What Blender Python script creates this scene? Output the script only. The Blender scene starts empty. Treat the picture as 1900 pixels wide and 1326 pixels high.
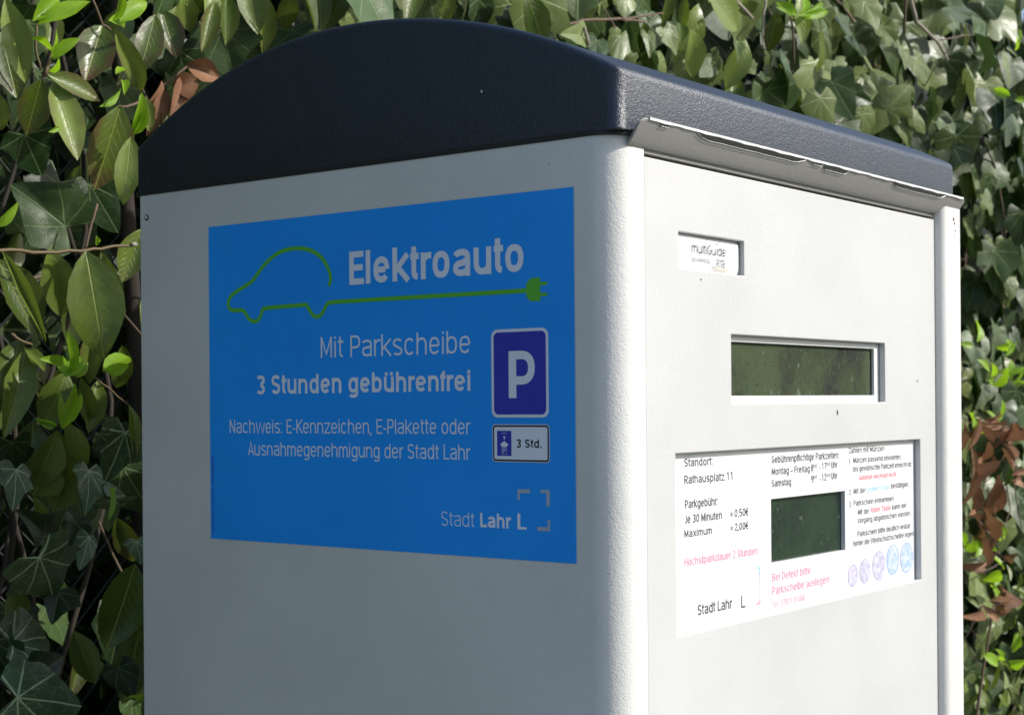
import bpy, bmesh, math, random
import numpy as np
from mathutils import Vector, Matrix

S = bpy.context.scene
COL = S.collection
random.seed(7)
RN = np.random.default_rng(11)
H = 1.40                      # eye height; machine heights below are given relative to it

# ------------------------------------------------------------------ camera
CAM = Vector((-0.6991, -0.4690, H))
TH = math.radians(37.7)
FPX, PX0, PY0, ROLL = 2905.0, 950.0, 745.0, 0.0081
cd = bpy.data.cameras.new('camera'); co = bpy.data.objects.new('camera', cd); COL.objects.link(co)
cd.sensor_width = 36.0; cd.lens = FPX/1900*36
cd.shift_y = (745-663)/1900
cd.clip_start = 0.02; cd.clip_end = 500
co.matrix_world = (Matrix.Translation(CAM) @ Matrix.Rotation(-(math.pi/2-TH), 4, 'Z')
                   @ Matrix.Rotation(math.pi/2, 4, 'X') @ Matrix.Rotation(-ROLL, 4, 'Z'))
cd.dof.use_dof = True; cd.dof.focus_distance = 0.98; cd.dof.aperture_fstop = 25
S.camera = co

# ------------------------------------------------------------------ world + sun
SUN_EL, SUN_AZ = math.radians(34), math.radians(30)     # azimuth measured from -Y towards +X
sd = Vector((math.sin(SUN_AZ)*math.cos(SUN_EL), -math.cos(SUN_AZ)*math.cos(SUN_EL), math.sin(SUN_EL)))
w = bpy.data.worlds.new("World"); S.world = w; w.use_nodes = True
wn = w.node_tree; bg = wn.nodes['Background']
sky = wn.nodes.new('ShaderNodeTexSky'); sky.sky_type = 'NISHITA'; sky.sun_disc = False
sky.sun_elevation = SUN_EL; sky.sun_rotation = math.atan2(sd.x, sd.y)
sky.air_density = 1.0; sky.dust_density = 2.0; sky.ozone_density = 1.0
wn.links.new(sky.outputs[0], bg.inputs[0]); bg.inputs[1].default_value = 0.148
sl = bpy.data.lights.new('sun', 'SUN'); sl.energy = 3.35; sl.angle = math.radians(0.53); sl.color = (1.0, 0.965, 0.91)
so = bpy.data.objects.new('sun', sl); COL.objects.link(so); so.rotation_euler = sd.to_track_quat('Z', 'Y').to_euler()
S.view_settings.view_transform = 'Standard'; S.view_settings.look = 'None'
S.view_settings.gamma = 1; S.view_settings.use_curve_mapping = False; S.view_settings.exposure = 0.40
S.cycles.max_bounces = 8; S.cycles.transparent_max_bounces = 6
try: S.cycles.use_denoising = True
except Exception: pass

# ------------------------------------------------------------------ helpers
TT = Vector((1, 0, 0))
def ray(px, py):
    """pixel of the photograph -> world ray direction (scaled to 1 m forward)"""
    dx, dy = px-PX0, py-PY0
    X = dx*math.cos(ROLL)-dy*math.sin(ROLL); Y = dx*math.sin(ROLL)+dy*math.cos(ROLL)
    fwd = Vector((math.cos(TH), math.sin(TH), 0)); rgt = Vector((math.sin(TH), -math.cos(TH), 0))
    return fwd + rgt*(X/FPX) + Vector((0, 0, -Y/FPX))
def at(px, py, y):
    r = ray(px, py); k = (y-CAM.y)/r.y
    return CAM + r*k
def tag(o, label=None, cat=None, group=None, kind=None):
    if label: o['label'] = label
    if cat: o['category'] = cat
    if group: o['group'] = group
    if kind: o['kind'] = kind
    return o
def empty(name, loc, label, cat, group=None):
    o = bpy.data.objects.new(name, None); COL.objects.link(o); o.location = loc; o.empty_display_size = 0.05
    return tag(o, label, cat, group)
def link(name, me, mat=None, parent=None, smooth=False):
    """mesh given in world coordinates -> object (child of parent whose transform is a pure translation)"""
    if mat is not None: me.materials.append(mat)
    o = bpy.data.objects.new(name, me); COL.objects.link(o)
    if parent is not None:
        o.parent = parent
        off = Vector((0, 0, 0)); p = parent
        while p is not None:
            off += p.location; p = p.parent
        o.location = -off
    if smooth:
        me.polygons.foreach_set('use_smooth', [True]*len(me.polygons))
    return o
def mesh(name, v, f):
    m = bpy.data.meshes.new(name); m.from_pydata([tuple(p) for p in v], [], f); m.update(); return m
def bevel(o, width, seg=3, angle=30):
    b = o.modifiers.new('bevel', 'BEVEL'); b.width = width; b.segments = seg
    b.limit_method = 'ANGLE'; b.angle_limit = math.radians(angle); b.harden_normals = False
    return o
def box(name, x0, x1, y0, y1, z0, z1, mat, parent=None, bev=0):
    v = [(x, y, z) for x in (x0, x1) for y in (y0, y1) for z in (z0, z1)]
    f = [(0, 1, 3, 2), (4, 6, 7, 5), (0, 4, 5, 1), (2, 3, 7, 6), (0, 2, 6, 4), (1, 5, 7, 3)]
    o = link(name, mesh(name, v, f), mat, parent)
    if bev: bevel(o, bev, 2)
    return o
def prism_z(name, pts, z0, z1, mat, parent=None):
    n = len(pts)
    v = [(x, y, z0) for x, y in pts]+[(x, y, z1) for x, y in pts]
    f = [(i, (i+1) % n, n+(i+1) % n, n+i) for i in range(n)]+[tuple(range(n-1, -1, -1)), tuple(range(n, 2*n))]
    return link(name, mesh(name, v, f), mat, parent)
def tube(name, pts, r0, r1, mat, parent=None, n=6):
    pts = [Vector(p) for p in pts]; v = []; f = []
    for i, p in enumerate(pts):
        d = (pts[min(i+1, len(pts)-1)]-pts[max(i-1, 0)]).normalized()
        a = d.cross(Vector((0.3, 0.9, 0.2))).normalized(); b = d.cross(a)
        r = r0+(r1-r0)*i/(len(pts)-1)
        for k in range(n):
            an = 2*math.pi*k/n; v.append(p+a*(r*math.cos(an))+b*(r*math.sin(an)))
    for i in range(len(pts)-1):
        for k in range(n): f.append((i*n+k, i*n+(k+1) % n, (i+1)*n+(k+1) % n, (i+1)*n+k))
    f.append(tuple(range(n-1, -1, -1))); f.append(tuple(range((len(pts)-1)*n, len(pts)*n)))
    if name is None: return v, f
    return link(name, mesh(name, v, f), mat, parent, True)

# ------------------------------------------------------------------ materials
class NT:
    def __init__(s, m):
        m.use_nodes = True; s.t = m.node_tree; s.b = s.t.nodes['Principled BSDF']; s.o = s.t.nodes['Material Output']
    def n(s, typ, **k):
        x = s.t.nodes.new(typ)
        for a, b in k.items(): setattr(x, a, b)
        return x
    def l(s, a, b): s.t.links.new(a, b)
    def m(s, op, a, b=None, c=None, clamp=False):
        x = s.n('ShaderNodeMath', operation=op); x.use_clamp = clamp
        for i, q in enumerate((a, b, c)):
            if q is None: continue
            if isinstance(q, (int, float)): x.inputs[i].default_value = q
            else: s.l(q, x.inputs[i])
        return x.outputs[0]
    def ss(s, x, lo, hi, a=0.0, b=1.0):
        r = s.n('ShaderNodeMapRange', interpolation_type='SMOOTHSTEP')
        s.l(x, r.inputs[0])
        for i, q in enumerate((lo, hi, a, b)): r.inputs[i+1].default_value = q
        return r.outputs[0]
    def mix(s, f, a, b, mode='MIX'):
        x = s.n('ShaderNodeMix', data_type='RGBA', blend_type=mode)
        for k, q in ((0, f), (6, a), (7, b)):
            if isinstance(q, (int, float)): x.inputs[k].default_value = q
            elif isinstance(q, tuple): x.inputs[k].default_value = (*q, 1) if len(q) == 3 else q
            else: s.l(q, x.inputs[k])
        return x.outputs[2]
    def noise(s, vec, scale, detail=3, rough=.5, out=0):
        x = s.n('ShaderNodeTexNoise'); x.inputs['Scale'].default_value = scale
        x.inputs['Detail'].default_value = detail; x.inputs['Roughness'].default_value = rough
        s.l(vec, x.inputs['Vector']); return x.outputs[out]
    def pos(s): return s.n('ShaderNodeNewGeometry').outputs['Position']
def mat(name, col, rough=.5, metal=0, spec=.5, coat=0):
    m = bpy.data.materials.new(name); q = NT(m); b = q.b
    b.inputs['Base Color'].default_value = (*col, 1); b.inputs['Roughness'].default_value = rough
    b.inputs['Metallic'].default_value = metal; b.inputs['Specular IOR Level'].default_value = spec
    b.inputs['Coat Weight'].default_value = coat; b.inputs['Coat Roughness'].default_value = .1
    return m
def paint(name, col, rough, bump, scale=520, spec=.5, specks=0.0, dirt=(.12, .11, .1), detail=1.5):
    """powder-coated sheet metal: orange-peel relief, faint tone drift, a few specks"""
    m = mat(name, col, rough, spec=spec); q = NT(m); p = q.pos()
    n1 = q.noise(p, scale, detail, .55); n2 = q.noise(p, scale*.35, 2)
    hgt = q.m('ADD', n1, q.m('MULTIPLY', n2, .8))
    bp = q.n('ShaderNodeBump'); bp.inputs['Strength'].default_value = 1; bp.inputs['Distance'].default_value = bump
    q.l(hgt, bp.inputs['Height']); q.l(bp.outputs[0], q.b.inputs['Normal'])
    drift = q.noise(p, 7, 4, .6)
    c = q.mix(q.ss(drift, .3, .7), tuple(x*.94 for x in col), tuple(min(1, x*1.03) for x in col))
    if specks:
        sp = q.noise(p, 330, 2, .5); spm = q.ss(sp, .76-.02*specks, .80-.02*specks)
        area = q.ss(q.noise(p, 11, 3), .45, .7)
        c = q.mix(q.m('MULTIPLY', q.m('MULTIPLY', spm, area), .7), c, dirt)
    q.l(c, q.b.inputs['Base Color'])
    rr = q.ss(q.noise(p, 30, 4), .3, .7, rough-.05, rough+.06); q.l(rr, q.b.inputs['Roughness'])
    return m
M = {}
M['body'] = paint('paint_lifted_for_shade', (.67, .665, .64), .44, .00021, scale=900, specks=1)  # same paint as the door, lightened to make up for the shaded side
M['door'] = paint('paint_lowered_for_sun', (.535, .54, .535), .46, .00013, scale=850, specks=.3)  # same paint as the body, toned down where it faces the sun
M['lid'] = paint('navy_paint', (.0022, .0100, .026), .41, .00034, scale=1500, spec=.78)
M['gutter'] = paint('dirty_grey_paint', (.34, .33, .31), .5, .00012, specks=2.5)
M['lip'] = mat('bright_edge_metal', (.58, .58, .57), .45, .2)
M['bare'] = mat('bare_metal', (.16, .17, .14), .16, .9)
M['black'] = mat('black_rubber', (.012, .012, .013), .6)
M['seam'] = mat('dark_grey_rubber', (.03, .03, .032), .7)  # even dark grey for the rivet ring and paint chips
M['blue'] = paint('blue_vinyl', (.012, .33, 1.0), .42, .00010, scale=480, spec=.35)
M['print_white'] = paint('white_print', (.80, .83, .92), .45, .0001, spec=.3)
M['print_grey'] = paint('grey_print', (.42, .47, .58), .45, .0001, spec=.3)
M['print_green'] = paint('green_print', (.12, .50, .05), .45, .0001, spec=.3)
M['print_navy'] = paint('navy_print', (.045, .05, .46), .45, .0001, spec=.3)
M['print_black'] = mat('black_print', (.008, .009, .012), .5)
M['edge'] = mat('vinyl_edge', (.35, .55, .75), .5)
M['frame'] = mat('bezel_plastic', (.66, .66, .66), .5)
M['ink'] = mat('dark_ink', (.045, .045, .055), .6)
M['pink'] = mat('faded_red_ink', (.74, .27, .42), .6)
M['red'] = mat('red_ink', (.75, .16, .22), .6)
M['cyan'] = mat('faded_cyan_ink', (.30, .62, .85), .6)
M['lilac'] = mat('faded_lilac_ink', (.38, .38, .56), .6)
def paper_mat():
    m = mat('white_paper', (.86, .86, .88), .35, coat=.3); q = NT(m); p = q.pos()
    q.l(q.mix(q.ss(q.noise(p, 22, 4), .4, .75), (.79, .79, .80), (.72, .72, .75)), q.b.inputs['Base Color']); return m
M['paper'] = paper_mat()
def coin_mat(name, a, b):
    m = mat(name, a, .5); q = NT(m); p = q.pos()
    q.l(q.mix(q.ss(q.noise(p, 260, 3), .36, .64), a, b), q.b.inputs['Base Color']); return m
M['coin_a'] = coin_mat('coin_print_grey', (.60, .58, .68), (.42, .41, .55))
M['coin_b'] = coin_mat('coin_print_blue', (.55, .60, .74), (.34, .47, .70))
M['coin_rim'] = mat('coin_rim_print', (.30, .42, .68), .6)
def lcd_mat(name, c1, c2, c3, edge):
    m = mat(name, c1, .06, spec=.6); q = NT(m); p = q.pos()
    n = q.noise(p, 20, 5, .62); n2 = q.noise(p, 300, 3, .6)
    c = q.mix(q.ss(n, .35, .62), c1, c2); c = q.mix(q.m('MULTIPLY', q.ss(n2, .5, .72), .35), c, c3)
    spots = q.ss(q.noise(p, 150, 1), .68, .74)
    c = q.mix(q.m('MULTIPLY', spots, .3), c, edge)
    q.l(c, q.b.inputs['Base Color']); q.l(q.ss(n, .3, .7, .05, .16), q.b.inputs['Roughness']); return m
M['lcd'] = lcd_mat('green_display', (.040, .043, .038), (.062, .082, .044), (.10, .12, .08), (.3, .32, .3))
M['darkwin'] = lcd_mat('window_painted_reflection', (.012, .022, .018), (.020, .038, .022), (.05, .07, .05), (.16, .19, .18))  # green mottling is a painted reflection of greenery in the window
def segment_mat():
    m = mat('faint_display_segments', (.035, .07, .045), .2); return m
M['segment'] = segment_mat()

# ------------------------------------------------------------------ condensed sans lettering, built as strokes
def arc(cx, cy, rx, ry, a0, a1, n=12, p=2.35):
    out = []
    for i in range(n+1):
        a = math.radians(a0+(a1-a0)*i/n); c, s_ = math.cos(a), math.sin(a)
        out.append((cx+rx*math.copysign(abs(c)**(2/p), c), cy+ry*math.copysign(abs(s_)**(2/p), s_)))
    return out
def glyph(ch, w):
    """list of centre lines (cap height 1) and advance for one character of stroke width w"""
    s = w/2; X = .775; T = X-s; D = -.26; g = .108-.36*w
    B = .36+w*.82; L, R, m = s, B-s, B/2; C = .38+w*.75; CR, cm, CT = C-s, C/2, 1-s
    q = X*.56
    bowl = arc(m, X/2, m-s, X/2-s, 0, 360, 24)
    if ch == ' ': return [], .24
    if ch in 'äöü':
        st, ad = glyph({'ä': 'a', 'ö': 'o', 'ü': 'u'}[ch], w); k = max(w*.95, .1)
        return st+[[(m-.115, .99-k), (m-.115, .99)], [(m+.115, .99-k), (m+.115, .99)]], ad
    arch = arc(m, q, m-s, T-q, 180, 0, 12)
    if ch == 'o': return [bowl], B+g
    if ch == 'n': return [[(L, 0), (L, X)], arch+[(R, 0)]], B+g
    if ch == 'h': return [[(L, 0), (L, 1)], arch+[(R, 0)]], B+g
    if ch == 'm':
        k = B*.86; a1 = arc(L+(k-w)/2, q, (k-w)/2, T-q, 180, 0); a2 = [(x+k-w, y) for x, y in a1]
        return [[(L, 0), (L, X)], a1+[(L+k-w, 0)], a2+[(L+2*(k-w), 0)]], 2*k-w+g
    if ch == 'u': return [[(R, 0), (R, X)], [(L, X)]+arc(m, X-q, m-s, X-q-s, 180, 360)], B+g
    if ch == 'r': return [[(L, 0), (L, X)], arc(L+.19, q, .19, T-q, 180, 82, 8)], .21+s+g*.6
    if ch == 'b': return [[(L, 0), (L, 1)], bowl], B+g
    if ch == 'd': return [[(R, 0), (R, 1)], bowl], B+g
    if ch == 'p': return [[(L, D), (L, X)], bowl], B+g
    if ch == 'q': return [[(R, D), (R, X)], bowl], B+g
    if ch == 'g': return [bowl, [(R, X), (R, -.04)]+arc(m, -.04, m-s, .22-s, 0, -150, 8)], B+g
    if ch == 'a':
        return [arc(m, T-.14, m-s, .14, 165, 0, 8)+[(R, 0)], [(R, X*.60)]+arc(m+.01, X*.30, m-s+.005, X*.30-s, 90, 270, 12)+[(R, s+.05)]], B+g
    if ch == 'e': return [[(L+s*.5, X*.50), (R-s*.5, X*.50)], arc(m, X/2, m-s, X/2-s, 0, 322, 20)], B+g*.95
    if ch == 'c': return [arc(m, X/2, m-s, X/2-s, 42, 318, 18)], B+g*.7
    if ch == 's':
        r = (X/2-s)/2; W = m-s-.01
        return [arc(m, T-r, W, r, 30, 90, 4)+arc(m, T-r, W, r, 90, 200, 8)[1:]+[(m, X/2)]+arc(m, s+r, W, r, 20, -90, 8)+arc(m, s+r, W, r, -90, -150, 4)[1:]], B-.02+g*.9
    if ch == 'S':
        r = (.5-s)/2; W = cm-s-.01
        return [arc(cm, CT-r, W, r, 22, 90, 5)+arc(cm, CT-r, W, r, 90, 215, 8)[1:]+[(cm, .5)]+arc(cm, s+r, W, r, 35, -90, 8)+arc(cm, s+r, W, r, -90, -158, 5)[1:]], C+g*.8
    if ch == 't': return [[(.10, X+.20), (.10, .14+s)]+arc(.10+.12, .14+s, .12, .14, 180, 265, 6), [(0, X-s*.9), (.24, X-s*.9)]], .24+g*.7
    if ch == 'f': return [[(.10, 0), (.10, .84-s)]+arc(.10+.12, .84-s, .12, .16, 180, 95, 6), [(0, X-s*.9), (.23, X-s*.9)]], .23+g*.5
    if ch == 'i': return [[(L, 0), (L, X)], [(L, .99-max(w*.95, .1)), (L, .99)]], w+g
    if ch == 'j': return [[(L, X), (L, -.1), (L-.06, -.2)], [(L, .88), (L, .99)]], w+g
    if ch == 'l': return [[(L, 0), (L, 1)]], w+g
    if ch == 'k': return [[(L, 0), (L, 1)], [(L, X*.38), (B-s*.6, X)], [(L+.10, X*.50), (B-s*.4, 0)]], B+g*.5
    if ch == 'v': return [[(s*.6, X), (m, 0), (B-s*.6, X)]], B+g*.4
    if ch == 'w': k = B*.80; return [[(s*.6, X), (k/2, 0), (k, X), (k*1.5, 0), (2*k-s*.6, X)]], 2*k+g*.4
    if ch == 'x': return [[(s*.6, X), (B-s*.6, 0)], [(B-s*.6, X), (s*.6, 0)]], B+g*.4
    if ch == 'y': return [[(s*.6, X), (m, .03)], [(B-s*.6, X), (m*.62, D+.03), (0, D+.03)]], B+g*.4
    if ch == 'z': return [[(0, T), (B-s*.8, T), (s*.8, s), (B, s)]], B+g*.6
    if ch == 'A': return [[(s*.5, 0), (cm, 1), (C-s*.5, 0)], [(C*.2, .30), (C*.8, .30)]], C+g*.4
    if ch == 'B': return [[(L, 0), (L, 1)], [(L, CT), (cm, CT)]+arc(cm, .5+(CT-.5)/2, CR-cm, (CT-.5)/2, 90, -90, 8)+[(L, .5)], [(cm, .5)]+arc(cm, s+(.5-s)/2, CR-cm+.01, (.5-s)/2, 90, -90, 8)+[(L, s)]], C+g
    if ch == 'C': return [arc(cm, .5, cm-s, .5-s, 48, 312, 18)], C+g*.7
    if ch == 'D': return [[(L, 0), (L, 1)], [(L, CT), (cm*.8, CT)]+arc(cm*.8, .5, CR-cm*.8, CT-.5, 90, -90, 14)+[(L, s)]], C+g
    if ch == 'E': return [[(L, 0), (L, 1)], [(L, CT), (C*.86, CT)], [(L, .51), (C*.82, .51)], [(L, s), (C*.88, s)]], C*.88+g*.8
    if ch == 'F': return [[(L, 0), (L, 1)], [(L, CT), (C*.86, CT)], [(L, .51), (C*.80, .51)]], C*.86+g*.6
    if ch == 'G': return [arc(cm, .5, cm-s, .5-s, 50, 350, 18)+[(CR, .46), (cm+.02, .46)]], C+g
    if ch == 'H': return [[(L, 0), (L, 1)], [(CR, 0), (CR, 1)], [(L, .52), (CR, .52)]], C+g
    if ch == 'J': return [[(B-s, 1), (B-s, .2)]+arc(B-s-.13, .2, .13, .2-s, 0, -120, 8)], B+g
    if ch == 'K': return [[(L, 0), (L, 1)], [(L, .40), (C-s*.4, 1)], [(L+.10, .55), (C-s*.2, 0)]], C+g*.5
    if ch == 'L': return [[(L, 0), (L, 1)], [(L, s), (C*.82, s)]], C*.82+g*.6
    if ch == 'M': k = C*1.18; return [[(L, 0), (L, 1)], [(k-s, 0), (k-s, 1)], [(L, 1-s*.6), (k/2, .18), (k-s, 1-s*.6)]], k+g
    if ch == 'N': return [[(L, 0), (L, 1)], [(CR, 0), (CR, 1)], [(L, 1-s*.3), (CR, s*.3)]], C+g
    if ch == 'P': return [[(L, 0), (L, 1)], [(L, CT), (cm, CT)]+arc(cm, .44+(CT-.44)/2, CR-cm, (CT-.44)/2, 90, -90, 10)+[(L, .44)]], C+g*.7
    if ch == 'R': return [[(L, 0), (L, 1)], [(L, CT), (cm, CT)]+arc(cm, .48+(CT-.48)/2, CR-cm, (CT-.48)/2, 90, -90, 10)+[(L, .48)], [(cm, .48), (C-s*.5, 0)]], C+g*.7
    if ch == 'T': return [[(cm, 0), (cm, 1)], [(0, CT), (C, CT)]], C+g*.4
    if ch == 'U': return [[(L, 1), (L, .28)]+arc(cm, .28, cm-s, .28-s, 180, 360, 12)+[(CR, 1)]], C+g
    if ch == 'V': return [[(s*.5, 1), (cm, 0), (C-s*.5, 1)]], C+g*.3
    if ch == 'W': k = C*.82; return [[(s*.5, 1), (k/2, 0), (k, 1), (k*1.5, 0), (2*k-s*.5, 1)]], 2*k+g*.3
    if ch == 'Z': return [[(0, CT), (C-s*.8, CT), (s*.8, s), (C, s)]], C+g*.6
    if ch == '0': return [arc(m, .5, m-s, .5-s, 0, 360, 24)], B+g
    if ch == '1': return [[(m, 0), (m, 1)], [(m, .98), (m-.16, .80)]], B+g
    if ch == '2': return [arc(m, .72, m-s, .28-s, 170, -25, 10)+[(L, s), (B, s)]], B+g
    if ch == '3': return [arc(m, .745, m-s, .255-s, 150, -90, 12), arc(m, .265, m-s, .265-s+.01, 90, -150, 12)], B+g
    if ch == '4': return [[(R-.05, 0), (R-.05, 1), (0, .28), (B+.02, .28)]], B+g
    if ch == '5': return [[(R, CT), (L+.02, CT), (L, .56)]+arc(m, .32, m-s, .32-s, 120, -150, 14)], B+g
    if ch == '6': return [arc(m, .31, m-s, .31-s, 0, 360, 18), [(L, .31)]+arc(m, .6, m-s, .4-s, 180, 55, 8)], B+g
    if ch == '7': return [[(0, CT), (R, CT), (m*.7, 0)]], B+g
    if ch == '8': return [arc(m, .745, m-s-.01, .255-s, 0, 360, 18), arc(m, .265, m-s, .265-s, 0, 360, 18)], B+g
    if ch == '9': return [arc(m, .69, m-s, .31-s, 0, 360, 18), [(R, .69)]+arc(m, .4, m-s, .4-s, 0, -125, 8)], B+g
    if ch == '.': return [[(L, 0), (L, max(w, .11))]], w+g
    if ch == ',': return [[(L, max(w, .11)), (L-.03, -.13)]], w+g
    if ch == ':': return [[(L, 0), (L, max(w, .11))], [(L, X-max(w, .11)), (L, X)]], w+g
    if ch == '!': return [[(L, 0), (L, .12)], [(L, .26), (L, 1)]], w+g
    if ch == '-': return [[(0, .33), (.2, .33)]], .2+g
    if ch == '–': return [[(0, .33), (.36, .33)]], .36+g
    if ch == '=': return [[(0, .28), (.34, .28)], [(0, .52), (.34, .52)]], .34+g
    if ch == '€': return [arc(cm, .5, cm-s, .5-s, 48, 312, 18), [(-.04, .58), (C*.7, .58)], [(-.04, .42), (C*.66, .42)]], C+g*.6
    if ch == '_': return [[(0, -.02), (.3, -.02)]], .3
    raise ValueError(ch)
def ribbon(pts, w, closed=False):
    """centre line -> flat strip with mitred joints"""
    P = [np.array(p, float) for p in pts]; Q = [P[0]]
    for p in P[1:]:
        if np.hypot(*(p-Q[-1])) > 1e-5: Q.append(p)
    closed = len(Q) > 3 and np.hypot(*(Q[0]-Q[-1])) < 1e-4
    if closed: Q = Q[:-1]
    n = len(Q); v = []
    for i in range(n):
        a = Q[i]-Q[i-1] if (i > 0 or closed) else Q[1]-Q[0]
        b = Q[(i+1) % n]-Q[i] if (i < n-1 or closed) else a
        a = a/np.hypot(*a); b = b/np.hypot(*b)
        na = np.array([-a[1], a[0]]); nb = np.array([-b[1], b[0]]); nn = na+nb
        k = np.hypot(*nn)
        nn = na if k < .3 else nn/k
        c = max(float(nn@na), .55)
        v += [Q[i]+nn*w/2/c, Q[i]-nn*w/2/c]
    f = [(2*i, 2*i+1, 2*((i+1) % n)+1, 2*((i+1) % n)) for i in range(n if closed else n-1)]
    return v, f
class Print2D:
    """collects flat shapes in (u, v) metres, each a hair above the last so that overlaps never coincide"""
    def __init__(s): s.v = []; s.f = []; s.k = 0
    def add(s, v, f):
        o = len(s.v); s.v += [(a[0], a[1], s.k*4e-6) for a in v]; s.f += [tuple(i+o for i in q) for q in f]; s.k = (s.k+1) % 6
    def poly(s, pts): s.add(pts, [tuple(range(len(pts)))])
    def rect(s, x0, y0, x1, y1): s.poly([(x0, y0), (x1, y0), (x1, y1), (x0, y1)])
    def line(s, pts, w): s.add(*ribbon(pts, w))
    def text(s, t, u0, u1, v0, cap, w=.1, dv=0.0, slant=0.0):
        """text from u0 to u1 on baseline v0 (rising by dv along its run)"""
        x = 0; strokes = []
        for ch in t:
            st, ad = glyph(ch, w*1.0); strokes += [[(px+x, py) for px, py in q] for q in st]; x += ad
        xs = [p[0] for q in strokes for p in q]; lo, hi = min(xs)-w/2, max(xs)+w/2
        k = (u1-u0-w*cap)/((hi-lo-w)*cap)
        for q in strokes:
            pts = [(u0+w*cap/2+(px-lo-w/2)*cap*k+slant*py*cap, v0+py*cap) for px, py in q]
            pts = [(a, b+dv*(a-u0)/(u1-u0)) for a, b in pts]
            s.line(pts, w*cap)
    def build(s, name, m, plane, depth, parent):
        """plane 'side': u runs towards -Y; plane 'door': u runs along +X"""
        if plane == 'side': v = [(-depth-c, -a, H+b) for a, b, c in s.v]
        else: v = [(a, depth-c, H+b) for a, b, c in s.v]
        return link(name, mesh(name, v, s.f), m, parent)
def rrect(x0, y0, x1, y1, r, n=5):
    p = []
    for cx, cy, a in ((x1-r, y0+r, -90), (x1-r, y1-r, 0), (x0+r, y1-r, 90), (x0+r, y0+r, 180)):
        p += [(cx+r*math.cos(math.radians(a+90*i/n)), cy+r*math.sin(math.radians(a+90*i/n))) for i in range(n+1)]
    return p

# ------------------------------------------------------------------ ground
def ground_mat():
    m = mat('paving', (.30, .29, .27), .8); q = NT(m); p = q.pos()
    br = q.n('ShaderNodeTexBrick'); q.l(p, br.inputs['Vector']); br.inputs['Scale'].default_value = 5
    br.inputs['Color1'].default_value = (.20, .20, .20, 1); br.inputs['Color2'].default_value = (.16, .16, .16, 1)
    br.inputs['Mortar'].default_value = (.12, .11, .10, 1); br.inputs['Mortar Size'].default_value = .012
    q.l(q.mix(.35, br.outputs[0], q.noise(p, 6, 6, .6, 1), 'MULTIPLY'), q.b.inputs['Base Color']); return m
def grass_mat(name='lawn_grass'):
    m = mat(name, (.07, .12, .03), .9); q = NT(m); p = q.pos()
    c = q.mix(q.ss(q.noise(p, 3, 5), .35, .65), (.06, .11, .025), (.10, .16, .04))
    q.l(q.mix(q.ss(q.noise(p, 60, 3), .4, .7), c, (.045, .07, .02)), q.b.inputs['Base Color']); return m
gv = [(x, y, 0) for x in (-200, 200) for y in (-200, 200)]
tag(link('ground', mesh('ground', gv, [(0, 2, 3, 1)]), ground_mat()), 'pale grey paving around the machine', kind='structure')
lv = []; lf = []
for j in range(25):
    for i in range(41):
        x = -20+i*2.0; y = -3.2-j*1.6
        lv.append((x, y, .012+max(0, -y-4)*.085+.03*math.sin(x*.9+j)))
for j in range(24):
    for i in range(40): a = j*41+i; lf.append((a, a+41, a+42, a+1))
tag(link('lawn', mesh('lawn', lv, lf), grass_mat(), None, True), 'sloping green lawn opposite the machine', kind='structure')

# ------------------------------------------------------------------ the machine
W, DP, ZT = .465, .397, H+.1445
mach = empty('ticket_machine', (W/2, DP/2, 0), 'light grey parking ticket machine with navy arched lid and blue sticker on its side', 'ticket machine')
def qarc(cx, cy, r, a0, a1, n=8):
    return [(cx+r*math.cos(math.radians(a0+(a1-a0)*i/n)), cy+r*math.sin(math.radians(a0+(a1-a0)*i/n))) for i in range(n+1)]
pl = []
pl += qarc(.004, DP-.004, .004, 90, 180, 3)
pl += qarc(.017, .017, .017, 180, 270, 12)
pl += [(.0282, 0), (.0282, .014), (.4308, .014), (.4308, 0)]
pl += qarc(.4378, 0, .0070, 180, 270, 8)
pl += qarc(W-.003, -.004, .003, 270, 360, 3)
pl += qarc(W-.004, DP-.004, .004, 0, 90, 3)
body = prism_z('body', pl, .06, ZT, M['body'], mach)
body.data.polygons.foreach_set('use_smooth', [abs(p.normal.z) < .5 for p in body.data.polygons])
def sharp_by_angle(me, deg):
    bm = bmesh.new(); bm.from_mesh(me); lim = math.radians(deg)
    for e in bm.edges:
        if len(e.link_faces) != 2 or e.calc_face_angle(0) > lim: e.smooth = False
    bm.to_mesh(me); bm.free()
sharp_by_angle(body.data, 25)
box('plinth', .02, W-.02, .02, DP-.02, 0, .062, M['black'], mach)

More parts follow.
